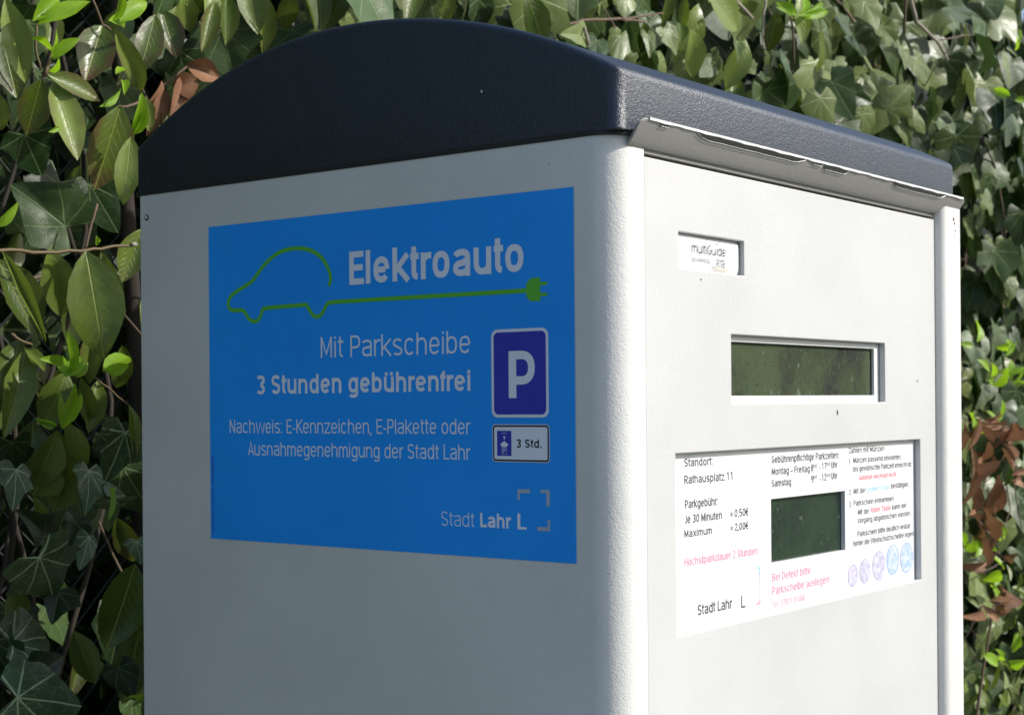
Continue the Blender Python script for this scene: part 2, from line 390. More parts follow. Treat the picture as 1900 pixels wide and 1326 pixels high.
def plate(name, xs, zs, holes, y, th, m, parent, bev=.0007):
    """sheet in the XZ plane with rectangular openings"""
    xs = sorted(set(xs)); zs = sorted(set(zs)); bm = bmesh.new(); vs = {}
    def V(i, j, k):
        if (i, j, k) not in vs: vs[(i, j, k)] = bm.verts.new((xs[i], y+(th if k else 0), zs[j]))
        return vs[(i, j, k)]
    def solid(i, j):
        if not (0 <= i < len(xs)-1 and 0 <= j < len(zs)-1): return False
        cx, cz = (xs[i]+xs[i+1])/2, (zs[j]+zs[j+1])/2
        return not any(a < cx < b and c < cz < d for a, b, c, d in holes)
    for i in range(len(xs)-1):
        for j in range(len(zs)-1):
            if not solid(i, j): continue
            bm.faces.new([V(i, j, 0), V(i+1, j, 0), V(i+1, j+1, 0), V(i, j+1, 0)])
            bm.faces.new([V(i, j, 1), V(i, j+1, 1), V(i+1, j+1, 1), V(i+1, j, 1)])
            if not solid(i-1, j): bm.faces.new([V(i, j, 0), V(i, j+1, 0), V(i, j+1, 1), V(i, j, 1)])
            if not solid(i+1, j): bm.faces.new([V(i+1, j, 0), V(i+1, j, 1), V(i+1, j+1, 1), V(i+1, j+1, 0)])
            if not solid(i, j-1): bm.faces.new([V(i, j, 0), V(i, j, 1), V(i+1, j, 1), V(i+1, j, 0)])
            if not solid(i, j+1): bm.faces.new([V(i, j+1, 0), V(i+1, j+1, 0), V(i+1, j+1, 1), V(i, j+1, 1)])
    me = bpy.data.meshes.new(name); bm.to_mesh(me); bm.free()
    o = link(name, me, m, parent)
    if bev: bevel(o, bev, 2, 40)
    return o
holes = [(.0640, .1393, H+.0752, H+.0960), (.1230, .3402, H-.0023, H+.0392), (.0590, .4007, H-.1337, H-.0302)]
DX0, DX1, DZ0, DZ1 = .0283, .4297, H-.66, H+.1345
door = plate('door', [DX0, DX1]+[v for h in holes for v in h[:2]], [DZ0, DZ1]+[v for h in holes for v in h[2:]], holes, 0, .0045, M['door'], mach)
box('lower_door', DX0, DX1, 0, .0045, .10, DZ0-.003, M['door'], mach, .0007)
box('gap_seal', .0285, .4305, .0098, .0138, .1, ZT-.001, M['gutter'], mach)
box('header', .0285, .4300, .0012, .0044, H+.1368, ZT-.0005, M['gutter'], mach)
# small marks: paint chip in the door, rivet in the side
def disc(name, u, v, r, m, plane, depth, parent, n=14, sx=1):
    p = Print2D(); p.poly([(u+r*sx*math.cos(2*math.pi*i/n), v+r*math.sin(2*math.pi*i/n)) for i in range(n)])
    return p.build(name, m, plane, depth, parent)
rv = disc('rivet', -.3875, .1285, .0022, M['seam'], 'side', .0002, mach)
rv2 = disc('rivet_head', -.3875, .1287, .0013, M['body'], 'side', .0005, rv)
disc('paint_chip', -.0905, .1772, .0008, M['lip'], 'side', .0012, mach)
disc('paint_chip', .2640, -.0090, .0019, M['seam'], 'door', -.0002, mach, sx=.5)
disc('paint_chip', .3960, .0130, .0008, M['seam'], 'door', -.0002, mach)
disc('paint_chip', .0880, .0700, .0006, M['seam'], 'door', -.0002, mach)

# lid: arched profile in (y, z), extruded along x
LF, LB = -.003, .397
zb, z1 = H+.1462, H+.1785
cyl = (LF+LB)/2+.004; sag = .0542; half = (LB-LF)/2; Rr = (half*half+sag*sag)/(2*sag)
prof = [(LF, zb), (LF, z1)]
for i in range(1, 44):
    y = LF+(LB-LF)*i/44
    prof.append((y, z1+math.sqrt(max(Rr*Rr-(y-(LF+LB)/2)**2, 0))-(Rr-sag)+.0012*math.sin((y-LF)/(LB-LF)*math.pi*2)*-1))
prof += [(LB, z1), (LB, zb)]
n = len(prof)
v = [(-.0005, y, z) for y, z in prof]+[(W+.0005, y, z) for y, z in prof]
f = [(i, (i+1) % n, n+(i+1) % n, n+i) for i in range(n)]+[tuple(range(n-1, -1, -1)), tuple(range(n, 2*n))]
me = mesh('lid', v, f)
bm = bmesh.new(); bm.from_mesh(me); bmesh.ops.recalc_face_normals(bm, faces=bm.faces); bm.to_mesh(me); bm.free()
lid = link('lid', me, M['lid'], mach, True)
bw = me.attributes.new('bevel_weight_edge', 'FLOAT', 'EDGE')
for e in me.edges:
    a, b = (me.vertices[i].co for i in e.vertices)
    front = abs(a.y-LF) < 1e-4 and abs(b.y-LF) < 1e-4; back = abs(a.y-LB) < 1e-4 and abs(b.y-LB) < 1e-4
    side = abs(a.x-b.x) < 1e-6; low = abs(a.z-zb) < 1e-4 and abs(b.z-zb) < 1e-4
    if low: wt = .12
    elif front and side: wt = 1.0
    elif front: wt = .42
    elif back: wt = .25
    elif side: wt = .5
    else: wt = 0
    bw.data[e.index].value = wt
bevel(lid, .0082, 5)
lid.modifiers['bevel'].limit_method = 'WEIGHT'
# sealing plate under the lid, a little wider than the body
pp = qarc(-.0005+.010, .405-.010, .010, 90, 180, 3)+qarc(.016, .014, .0165, 180, 270, 6)+[(.028, .0005), (W-.02, .0005), (W+.001, .01), (W+.001, .405)]
seal = prism_z('lid_seal', pp, H+.1438, H+.1470, M['black'], mach)

# rain gutter: flared strip under the lid's front edge
GX0, GX1 = .0095, W-.002
gp = []
for i in range(13):                      # inner bottom edge -> outer lip
    t = i/12
    gp.append((-.0008-.0112*t**.9, H+.1388+.0128*t**1.08))
gp2 = [(y+.0012, z+.0010) for y, z in gp]
def gutter_x(i, left):                   # ends rounded towards the lip
    t = i/12
    return (GX0+.0020-.0035*t+.006*max(0, t-.75)**2*16) if left else GX1-.006*max(0, t-.8)**2*20
v = []; f = []
for side_ in range(2):
    for i in range(13):
        for P in (gp, gp2): v.append((gutter_x(i, side_ == 0), *P[i]))
for i in range(12):
    a = i*2; b = a+26
    f += [(a, b, b+2, a+2), (a+1, a+3, b+3, b+1), (a, a+2, a+3, a+1), (b, b+1, b+3, b+2)]
f += [(0, 1, 27, 26), (24, 50, 51, 25)]
gut = link('rain_gutter', mesh('rain_gutter', v, f), M['gutter'], mach, True); sharp_by_angle(gut.data, 40)
# lip strip: lighter colour stands in for the sunlit edge
ly, lz = gp[12]
v = []; f = []; N = 60
for k in range(N+1):
    x = GX0+.006+(GX1-GX0-.012)*k/N; d = .00018*math.sin(k*2.1)+.00015*math.sin(k*5.3)
    v += [(x, ly-.0005, lz-.0003+d), (x, ly-.0004, lz+.0012), (x, ly+.0016, lz+.0014)]
for k in range(N):
    a = 3*k; f += [(a, a+3, a+4, a+1), (a+1, a+4, a+5, a+2)]
link('gutter_lip', mesh('gutter_lip', v, f), M['lip'], gut)
# patches where the coating has flaked off next to the lip
def patch(x0, x1, t0, seedv, depthf=.45):
    r = random.Random(seedv); v = []; f = []; e = []; K = 18
    for k in range(K+1):
        x = x0+(x1-x0)*k/K; q = min(1, min(k, K-k)/1.6); q = q**.5
        t1 = t0-(t0-(t0-depthf))*q*(.92+.08*r.random()) if 0 < k < K else t0-.02
        for t in (t0, t1):
            a = t*12; i = min(int(a), 11); fr = a-i
            y = gp[i][0]*(1-fr)+gp[i+1][0]*fr; z = gp[i][1]*(1-fr)+gp[i+1][1]*fr
            v.append((x, y-.00025, z-.00025))
        e.append(v[-1])
    for k in range(K): f.append((2*k, 2*k+1, 2*k+3, 2*k+2))
    o = link('bare_metal_patch', mesh('patch', v, f), M['bare'], gut)
    ev = []; ef = []
    for (x, y, z) in e: ev += [(x, y-.0003, z), (x, y-.0004, z-.00022)]
    for k in range(K): ef.append((2*k, 2*k+1, 2*k+3, 2*k+2))
    link('flaked_edge', mesh('flaked_edge', ev, ef), M['lip'], o)
def gx(px, py): return at(px, py, -.011).x
patch(gx(1292, 255), gx(1492, 300), .985, 1, .19); patch(gx(1507, 300), gx(1524, 305), .985, 2, .10)
patch(gx(1528, 306), gx(1572, 318), .985, 3, .19); patch(gx(1656, 340), gx(1752, 368), .985, 4, .19)
patch(gx(1224, 240), gx(1240, 246), .97, 5, .08)
# rust at the right post's top and dirt line
for (u, vv, r) in ((.4515, .1330, .0011), (.4530, .1275, .0009), (.4520, .1235, .0006), (.4500, .1360, .0015)):
    disc('rust_spot', u, vv, r, M['rust'] if 'rust' in M else M.setdefault('rust', mat('rust', (.10, .045, .03), .9)), 'door', -.0072, mach, 9, .8)

# --- blue sticker on the side (u = -y)
st = Print2D(); st.rect(-.3244, -.0889, -.0275, .1172)
sticker = st.build('sticker', M['blue'], 'side', .00025, mach)
st = Print2D(); st.rect(-.0277, -.0889, -.0271, .1172); st.build('sticker_edge', M['edge'], 'side', .00022, sticker)
def side_text(name, items, m, d=.0004):
    p = Print2D()
    for it in items: p.text(*it[:5], **(it[5] if len(it) > 5 else {}))
    return p.build(name, m, 'side', d, sticker)
side_text('title_lettering', [('Elektroauto', -.1962, -.0621, .0722, .0203, dict(w=.185, dv=.0008))], M['print_white'])
side_text('lettering', [('Mit Parkscheibe', -.2212, -.1011, .0282, .0131, dict(w=.098))], M['print_white'])
side_text('bold_lettering', [('3 Stunden gebührenfrei', -.2792, -.1012, .0061, .0121, dict(w=.178, dv=.0004))], M['print_white'])
side_text('lettering', [('Nachweis: E-Kennzeichen, E-Plakette oder', -.3050, -.1009, -.0190, .0088, dict(w=.10, dv=.0005)),
                        ('Ausnahmegenehmigung der Stadt Lahr', -.2878, -.1010, -.0333, .0087, dict(w=.10))], M['print_white'])
side_text('lettering', [('Stadt', -.1238, -.0986, -.0719, .0083, dict(w=.075))], M['print_white'])
side_text('bold_lettering', [('Lahr', -.0947, -.0716, -.0716, .0082, dict(w=.19))], M['print_white'])
p = Print2D()
p.text('E-Auto Grafik: Comicn1033   stock.adobe.com', 0, .0515, 0, .0022, w=.12)
p.v = [(-.3208-b, -.0855+a, c) for a, b, c in p.v]; p.build('credit_line', M['print_navy'], 'side', .0004, sticker)
# corner brackets and L of the town logo
p = Print2D()
p.poly([(-.0678, -.0628), (-.0678, -.0717), (-.0613, -.0717), (-.0613, -.0703), (-.0658, -.0703), (-.0658, -.0628)]); p.build('logo_letter', M['print_white'], 'side', .0004, sticker)
p = Print2D()
p.poly([(-.0676, -.0491), (-.0588, -.0491), (-.0588, -.0513), (-.0660, -.0513), (-.0660, -.0552), (-.0676, -.0552)][::-1])
p.poly([(-.0515, -.0490), (-.0451, -.0490), (-.0451, -.0580), (-.0474, -.0580), (-.0474, -.0508), (-.0515, -.0508)][::-1])
p.poly([(-.0451, -.0655), (-.0466, -.0655), (-.0466, -.0697), (-.0538, -.0697), (-.0538, -.0719), (-.0451, -.0719)])
p.build('logo_brackets', M['print_grey'], 'side', .0004, sticker)
# green car line with plug
car = [(213.7, 72.4), (212.2, 77.7), (214.9, 84.5), (220.0, 90.5), (228.0, 95.1), (237.4, 97.4), (247.1, 97.7), (256.8, 96.3), (264.8, 93.0), (271.7, 88.6), (277.4, 83.8), (282.4, 79.4), (289.5, 76.3), (297.2, 73.4), (303.3, 70.0), (305.6, 66.2), (304.1, 62.4), (299.4, 61.0), (292.6, 60.9), (289.4, 59.2), (286.6, 55.7), (282.4, 53.3), (277.8, 53.7), (274.8, 56.8), (273.1, 60.4), (268.6, 61.4), (233.6, 61.9), (230.9, 58.6), (228.0, 55.3), (224.4, 54.0), (220.4, 55.3), (217.4, 59.0), (214.6, 61.9), (209.6, 62.5), (59.2, 62.1)]
def smooth_line(P, k=4):
    P = [np.array(a, float) for a in P]; out = []
    for i in range(len(P)-1):
        p0, p1, p2, p3 = P[max(i-1, 0)], P[i], P[i+1], P[min(i+2, len(P)-1)]
        if np.hypot(*(p2-p1)) > 25: out.append(p1); continue
        if np.hypot(*(p3-p2)) > 25: p3 = p2
        if np.hypot(*(p1-p0)) > 25: p0 = p1
        for j in range(k):
            t = j/k; out.append(.5*((2*p1)+(p2-p0)*t+(2*p0-5*p1+4*p2-p3)*t*t+(3*p1-p0-3*p2+p3)*t**3))
    out.append(P[-1]); return out
carS = smooth_line(car)
p = Print2D(); p.line([(-a/1000, b/1000) for a, b in carS], .0026)
p.poly([(-.0505, .0690), (-.0575, .0688), (-.0602, .0662), (-.0606, .0624), (-.0602, .0586), (-.0575, .0560), (-.0505, .0558)])
p.rect(-.0506, .0645, -.0457, .0664); p.rect(-.0506, .0584, -.0457, .0603)
p.build('car_and_plug_drawing', M['print_green'], 'side', .0004, sticker)
# parking sign
p = Print2D(); p.poly(rrect(-.0856, -.0089, -.0453, .0410, .0042)); sg = p.build('parking_sign_border', M['print_white'], 'side', .0004, sticker)
p = Print2D(); p.poly(rrect(-.0839, -.0072, -.0470, .0393, .0030)); p.build('parking_sign_field', M['print_navy'], 'side', .0005, sticker)
p = Print2D(); p.line([(-.0704, .0021), (-.0704, .0285)], .0054)
p.line([(-.0704, .0262), (-.0650, .0262)]+[(a, b) for a, b in arc(-.0640, .01905, .0070, .00715, 90, -90, 12)]+[(-.0704, .0119)], .0047)
p.build('parking_sign_letter', M['print_white'], 'side', .0006, sticker)
p = Print2D(); p.poly(rrect(-.0853, -.0340, -.0449, -.0128, .0020)); p.build('plate_border', M['print_white'], 'side', .0004, sticker)
p = Print2D(); p.poly(rrect(-.0849, -.0336, -.0453, -.0132, .0018)); p.build('plate_outline', M['print_black'], 'side', .00047, sticker)
p = Print2D(); p.poly(rrect(-.0839, -.0326, -.0463, -.0142, .0012)); p.build('plate_field', M['print_white'], 'side', .00054, sticker)
p = Print2D(); p.rect(-.0818, -.0306, -.0715, -.0164); p.build('parking_disc_symbol', M['print_navy'], 'side', .00061, sticker)
p = Print2D(); p.poly([(-.0773, -.0194), (-.0758, -.0194), (-.0765, -.0218)][::-1])
fan = [(-.0766+.0034*math.cos(math.radians(a)), -.0226-.0030*math.sin(math.radians(a))) for a in range(30, 151, 15)]
p.poly([(-.0770, -.0224)]+fan[::-1]+[(-.0762, -.0224)])
p.line([(-.0785, -.0178), (-.0748, -.0178)], .0002)
p.text('P', -.0777, -.0757, -.0291, .0028, w=.13); p.line([(-.0784, -.0297), (-.0784, -.0257), (-.0749, -.0257), (-.0749, -.0297), (-.0784, -.0297)], .00015)
p.build('parking_disc_marks', M['print_white'], 'side', .00068, sticker)
side_text('plate_lettering', [('3 Std.', -.0680, -.0503, -.0258, .0047, dict(w=.19))], M['print_black'], .00061)

# --- name label
box('label_back', .0585, .1450, .0048, .0060, H+.071, H+.100, M['frame'], door)
v = []; f = []; K = 10
for k in range(K+1):
    z = H+.0752+.0208*k/K; y = .0026+.0014*(abs(2*k/K-1))**6
    v += [(.0635, y, z), (.1375, y+.0004, z)]
for k in range(K): f.append((2*k, 2*k+1, 2*k+3, 2*k+2))
lab = link('name_label', mesh('name_label', v, f), M['paper'], door, True)
p = Print2D(); p.text('multiGuide', .0825, .1212, .0856, .0056, w=.105)
p.text('powered by', .0826, .1030, .0806, .0025, w=.11); p.text('RTB', .1105, .1205, .0789, .0044, w=.10)
p.build('label_lettering', mat('grey_ink', (.07, .07, .09), .6), 'door', .0023, lab)
p = Print2D(); p.rect(.1045, .0783, .1100, .0786); p.build('logo_line', M['ink'], 'door', .0023, lab)
p = Print2D(); p.rect(.1085, .0774, .1240, .0778); p.build('logo_line', mat('orange_ink', (.8, .35, .12), .6), 'door', .0023, lab)
disc('logo_dot', .1115, .0925, .0007, M['red'], 'door', .0023, lab, 8); disc('logo_dot', .0990, .0925, .0006, mat('green_ink', (.1, .5, .25), .6), 'door', .0023, lab, 8)

# --- display: bezel with its own opening, pane behind it
bx = plate('display_bezel', [.1200, .3430, .1300, .3325], [H-.0050, H+.0420, H+.0025, H+.0352], [(.1300, .3325, H+.0025, H+.0352)], .0048, .0022, M['frame'], door, .0004)
box('display_pane', .1205, .3425, .0074, .0090, H-.0045, H+.0415, M['lcd'], door)
p = Print2D(); r = random.Random(3)
for row in (.0065, .0200):
    for k in range(16):
        x0 = .1420+k*.0115
        if r.random() < .25: continue
        for _ in range(3):
            a, b = x0+r.random()*.004, row+r.random()*.004
            if r.random() < .5: p.rect(a, b, a+.0006, b+.0042)
            else: p.rect(x0, b, x0+.0042, b+.0007)
p.build('display_segments', M['segment'], 'door', .00735, door)

# --- information panel
pn = plate('info_panel', [.0560, .4035, .1790, .2845], [H-.1365, H-.0275, H-.1032, H-.0622], [(.1790, .2845, H-.1032, H-.0622)], .0048, .0012, M['paper'], door, 0)
box('panel_window', .1760, .2875, .0080, .0092, H-.1062, H-.0592, M['darkwin'], door)
plate('window_frame', [.1775, .2862, .1794, .2842], [H-.1047, H-.0608, H-.1028, H-.0626], [(.1794, .2842, H-.1028, H-.0626)], .0047, .0032, M['frame'], door, .0002)
def door_text(name, items, m):
    p = Print2D()
    for it in items: p.text(*it[:5], **dict(dict(w=.155), **(it[5] if len(it) > 5 else {})))
    return p.build(name, m, 'door', .00465, pn)
door_text('lettering', [('Standort:', .0760, .1076, -.0383, .0047), ('Rathausplatz 11', .0758, .1310, -.0482, .0049),
    ('Parkgebühr:', .0761, .1133, -.0624, .0049), ('Je 30 Minuten', .0757, .1182, -.0710, .0048), ('= 0,50€', .1281, .1504, -.0709, .0047),
    ('Maximum', .0754, .1062, -.0791, .0044), ('= 2,00€', .1281, .1502, -.0792, .0045)], M['ink'])
door_text('lettering', [('Höchstparkdauer 2 Stunden', .0752, .1615, -.0956, .0047), ('Bei Defekt bitte', .1803, .2326, -.1143, .0050),
    ('Parkscheibe auslegen!', .1802, .2598, -.1228, .0052), ('Tel.: 07821-91460', .1797, .2246, -.1309, .0040, dict(w=.12))], M['pink'])
door_text('logo_lettering', [('Stadt Lahr', .0895, .1300, -.1255, .0062, dict(w=.15))], M['ink'])
p = Print2D(); p.line([(.1412, -.1190), (.1412, -.1262), (.1455, -.1262)], .0010); p.build('logo_letter', M['ink'], 'door', .00465, pn)
p = Print2D(); p.line([(.1440, -.1264), (.1640, -.1264), (.1640, -.1042), (.1440, -.1042)], .00025); p.build('logo_outline', M['lilac'], 'door', .00466, pn)
p = Print2D(); p.line([(.1610, -.1041), (.1641, -.1041), (.1641, -.1085)], .0010); p.build('logo_corner', M['cyan'], 'door', .00464, pn)
p = Print2D(); p.line([(.1595, -.1262), (.1641, -.1262), (.1641, -.1235)], .0010); p.build('logo_corner', M['pink'], 'door', .00464, pn)
door_text('lettering', [('Gebührenpflichtige Parkzeiten:', .1808, .2755, -.0400, .0046), ('Montag – Freitag', .1806, .2325, -.0475, .0045), ('8', .2345, .2376, -.0472, .0045),
    ('00', .2380, .2430, -.0450, .0023), ('- 17', .2462, .2568, -.0468, .0045), ('00', .2573, .2625, -.0446, .0023), ('Uhr', .2641, .2734, -.0463, .0043),
    ('Samstag', .1805, .2065, -.0549, .0044), ('9', .2345, .2376, -.0546, .0045), ('00', .2380, .2430, -.0524, .0023), ('- 12', .2462, .2568, -.0542, .0045),
    ('00', .2573, .2625, -.0520, .0023), ('Uhr', .2641, .2733, -.0537, .0043)], M['ink'])
door_text('lettering', [('Zahlen mit Münzen', .2901, .3484, -.0372, .0039), ('1.', .2908, .2936, -.0447, .0038), ('Münzen passend einwerfen,', .2976, .3770, -.0441, .0038),
    ('bis gewünschte Parkzeit erreicht ist.', .2976, .3955, -.0500, .0038), ('2.', .2908, .2940, -.0657, .0038), ('Mit der', .2978, .3175, -.0654, .0038), ('bestätigen.', .3592, .3903, -.0646, .0038),
    ('3.', .2908, .2940, -.0740, .0038), ('Parkschein entnehmen.', .2978, .3646, -.0737, .0038), ('Mit der', .3044, .3228, -.0802, .0038), ('kann der', .3606, .3862, -.0798, .0037),
    ('Vorgang abgebrochen werden.', .3036, .3937, -.0861, .0038), ('Parkschein bitte deutlich lesbar', .3034, .3926, -.0952, .0038),
    ('hinter die Windschutzscheibe legen.', .2966, .3990, -.1014, .0038)], M['ink'])
door_text('lettering', [('-Automat wechselt nicht-', .3050, .3695, -.0563, .0035)], M['red'])
door_text('lettering', [('Roten Taste', .3252, .3578, -.0800, .0038)], M['red'])
door_text('lettering', [('Grünen Taste', .3195, .3563, -.0650, .0038)], M['cyan'])
for i, (cx, cz, r) in enumerate(((.2957, -.1214, .0078), (.3146, -.1199, .0086), (.3376, -.1181, .0105), (.3614, -.1159, .0110), (.3853, -.1163, .0112))):
    c = disc('coin_picture', cx, cz, r, M['coin_rim'] if i > 2 else M['lilac'], 'door', .00465, pn, 28)
    disc('coin_face', cx, cz, r*.93, M['coin_b'] if i > 2 else M['coin_a'], 'door', .0046, c, 28)

#@HEDGE@
# ------------------------------------------------------------------ leaves: shapes
def ivy_mesh(seed, bend=1.0):
    """five-lobed leaf, base at origin, tip at y=1; outline ring + inner ring + hub"""
    r = random.Random(seed)
    if seed % 3 == 2:   # broad, weakly lobed
        out = [(0, .06), (-.20, -.10), (-.42, .02), (-.50, .20), (-.44, .40), (-.36, .60), (-.20, .82), (0, 1)]
    elif seed % 3 == 1: # narrow middle lobe
        out = [(0, .08), (-.24, -.10), (-.50, .04), (-.48, .24), (-.56, .44), (-.36, .58), (-.20, .80), (0, 1)]
    else:
        out = [(0, .08), (-.26, -.12), (-.46, .04), (-.44, .24), (-.58, .40), (-.38, .58), (-.22, .78), (0, 1)]
    pts = [(x*(1+.12*r.uniform(-1, 1)), y+.03*r.uniform(-1, 1)) for x, y in out]
    pts += [(-x*(1+.12*r.uniform(-1, 1)), y+.03*r.uniform(-1, 1)) for x, y in out[-2:0:-1]]
    dense = []
    for i in range(len(pts)):
        p0, p1, p2, p3 = (np.array(pts[(i+k) % len(pts)]) for k in (-1, 0, 1, 2))
        dense.append(tuple(p1)); t = .5; dense.append(tuple(.5*((2*p1)+(p2-p0)*t+(2*p0-5*p1+4*p2-p3)*t*t+(3*p1-p0-3*p2+p3)*t**3)))
    pts = dense; n = len(pts); hub = (0, .22)
    fold = r.uniform(-.1, .5)*bend; droop = r.uniform(.1, .8)*bend; w0 = [r.uniform(-.045, .045) for _ in range(n//2+1)]; w0[-1] = w0[0]; wob = [w0[i//2] if i % 2 == 0 else (w0[i//2]+w0[i//2+1])/2 for i in range(n)]
    def z(x, y, k=0): return fold*abs(x)*1.1-droop*(max(y, 0))**2*.55-abs(x)**2*.5*droop+k
    v = [(hub[0], hub[1], z(*hub)-.015)]; uv = [hub]
    for i, (x, y) in enumerate(pts):
        a, b = hub[0]+(x-hub[0])*.55, hub[1]+(y-hub[1])*.55; v.append((a, b, z(a, b, .012))); uv.append((a, b))
    for i, (x, y) in enumerate(pts): v.append((x, y, z(x, y, wob[i]))); uv.append((x, y))
    f = []
    for i in range(n):
        j = (i+1) % n; f += [(0, 1+j, 1+i), (1+i, 1+j, 1+n+j, 1+n+i)]
    return v, f, [(x+.5, (y+.15)/1.15) for x, y in uv]
def long_mesh(seed, bend=1.0, tip=1.0):
    """elliptic leaf with a folded midrib, base at origin, tip at y=1, width 1 (scaled per leaf)"""
    r = random.Random(seed+50)
    fold = r.uniform(.08, .38)*bend; droop = r.uniform(-.05, .45)*bend; tw = r.uniform(-.3, .3)*bend; wav = r.uniform(0, .03)
    prof = [(0, .03), (.10, .40), (.26, .80), (.46, 1.0), (.66, .90), (.84, .56), (.94, .27), (1.0, .02)]
    ph = r.uniform(0, 6)
    v = []; uv = []
    for i, (y, wd) in enumerate(prof):
        for k, s_ in enumerate((-1, -.55, 0, .55, 1)):
            ww = wd*.5*(1+.06*r.uniform(-1, 1)*(abs(s_) == 1)); x = s_*ww
            v.append((x, y, fold*abs(x)*.9-droop*y*y*.6+tw*x*y+wav*math.sin(ph+y*9+s_)*abs(s_)))
            uv.append((s_*wd*.5+.5, y))
    f = []
    for i in range(len(prof)-1):
        for k in range(4):
            a = i*5+k; f.append((a, a+1, a+6, a+5))
    return v, f, uv
def leaf_data(name, d, m):
    v, f, uv = d
    me = bpy.data.meshes.new(name); me.from_pydata(v, [], f)
    # faces must look up (+Z)
    up = sum(p.normal.z for p in me.polygons)
    if up < 0: me.flip_normals()
    l = me.uv_layers.new(name='UVMap')
    for lp in me.loops: l.data[lp.index].uv = uv[lp.vertex_index]
    me.polygons.foreach_set('use_smooth', [True]*len(me.polygons)); me.materials.append(m); me.update()
    return me

def leaf_mat(name, kind, base, base2, vein, src, rough=.36, trans=.22, age=(.10, .05, .03), sheen=.5, veinw=1.0):
    """src 'object': per-leaf tint from the object colour; 'attr': the same values from a mesh attribute.
    tint.r = shade of green, tint.g = how far the leaf has turned brown at the rim, tint.b = paleness"""
    m = mat(name, base, rough, spec=sheen); q = NT(m)
    if src == 'object': t = q.n('ShaderNodeObjectInfo').outputs['Color']
    else: t = q.n('ShaderNodeAttribute', attribute_name='tint').outputs['Color']
    sp = q.n('ShaderNodeSeparateColor'); q.l(t, sp.inputs[0]); tr, tg, tb = sp.outputs
    uv = q.n('ShaderNodeUVMap', uv_map='UVMap').outputs[0]
    x3 = q.n('ShaderNodeSeparateXYZ'); q.l(uv, x3.inputs[0]); u, vv = x3.outputs[0], x3.outputs[1]
    pos = q.pos()
    X = q.m('ABSOLUTE', q.m('SUBTRACT', u, .5)); Xs = q.m('SUBTRACT', u, .5)
    nz = q.noise(pos, 60, 4, .6); fine = q.noise(pos, 420, 2)
    if kind == 'long':
        mid = q.ss(X, .004, .022, 1, 0)
        wv = q.m('ADD', q.m('SUBTRACT', vv, q.m('MULTIPLY', X, .75)), q.m('MULTIPLY', nz, .03))
        lat = q.ss(q.m('PINGPONG', wv, .058), .0, .008, .55, 0)
        lat = q.m('MULTIPLY', lat, q.ss(X, .05, .42, 1, .15))
        veins = q.m('MAXIMUM', mid, lat); rim = q.ss(X, .18, .46); tipr = q.ss(vv, .55, 1.0)
        rim = q.m('MAXIMUM', rim, tipr)
    else:
        Y = q.m('SUBTRACT', q.m('MULTIPLY', vv, 1.15), .27)       # 0 at the hub
        veins = q.ss(X, .003, .016, .9, 0); veins = q.m('MULTIPLY', veins, q.ss(Y, -.02, .0, 0, 1))
        for a in (38, 82, 128):
            c, s_ = math.cos(math.radians(a)), math.sin(math.radians(a))
            d = q.m('ABSOLUTE', q.m('SUBTRACT', q.m('MULTIPLY', X, c), q.m('MULTIPLY', Y, s_)))
            al = q.m('ADD', q.m('MULTIPLY', X, s_), q.m('MULTIPLY', Y, c))
            d = q.m('ADD', d, q.m('MULTIPLY', q.m('ABSOLUTE', q.m('SUBTRACT', nz, .5)), .05))
            k = q.m('MULTIPLY', q.ss(d, .003, .022, .95, 0), q.ss(al, -.02, .01)); k = q.m('MULTIPLY', k, q.ss(al, .2, .75, 1, .35))
            veins = q.m('MAXIMUM', veins, k)
        vo = q.n('ShaderNodeTexVoronoi', feature='DISTANCE_TO_EDGE'); vo.inputs['Scale'].default_value = 6.5; q.l(uv, vo.inputs['Vector'])
        veins = q.m('MAXIMUM', veins, q.m('MULTIPLY', q.ss(vo.outputs[0], .0, .045, .20, 0), 1.0))
        rim = q.ss(X, .35, .6)
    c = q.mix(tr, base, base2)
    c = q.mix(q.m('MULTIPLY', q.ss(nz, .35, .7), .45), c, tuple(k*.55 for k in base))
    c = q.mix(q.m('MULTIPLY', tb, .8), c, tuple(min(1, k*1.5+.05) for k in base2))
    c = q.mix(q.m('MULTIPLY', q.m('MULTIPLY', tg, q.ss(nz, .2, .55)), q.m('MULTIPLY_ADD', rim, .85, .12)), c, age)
    c = q.mix(q.m('MULTIPLY', veins, veinw), c, vein)
    q.l(c, q.b.inputs['Base Color'])
    q.l(q.ss(nz, .3, .7, rough-.06, rough+.10), q.b.inputs['Roughness'])
    bp = q.n('ShaderNodeBump'); bp.inputs['Strength'].default_value = .55; bp.inputs['Distance'].default_value = .0012
    q.l(q.m('SUBTRACT', q.m('MULTIPLY', nz, .9), q.m('MULTIPLY', veins, .45)), bp.inputs['Height']); q.l(bp.outputs[0], q.b.inputs['Normal'])
    tl = q.n('ShaderNodeBsdfTranslucent'); q.l(q.mix(.6, c, tuple(min(1, k*2.2) for k in base2)), tl.inputs[0])
    mx = q.n('ShaderNodeMixShader'); mx.inputs[0].default_value = trans
    q.l(q.b.outputs[0], mx.inputs[1]); q.l(tl.outputs[0], mx.inputs[2]); q.l(mx.outputs[0], q.o.inputs[0])
    return m
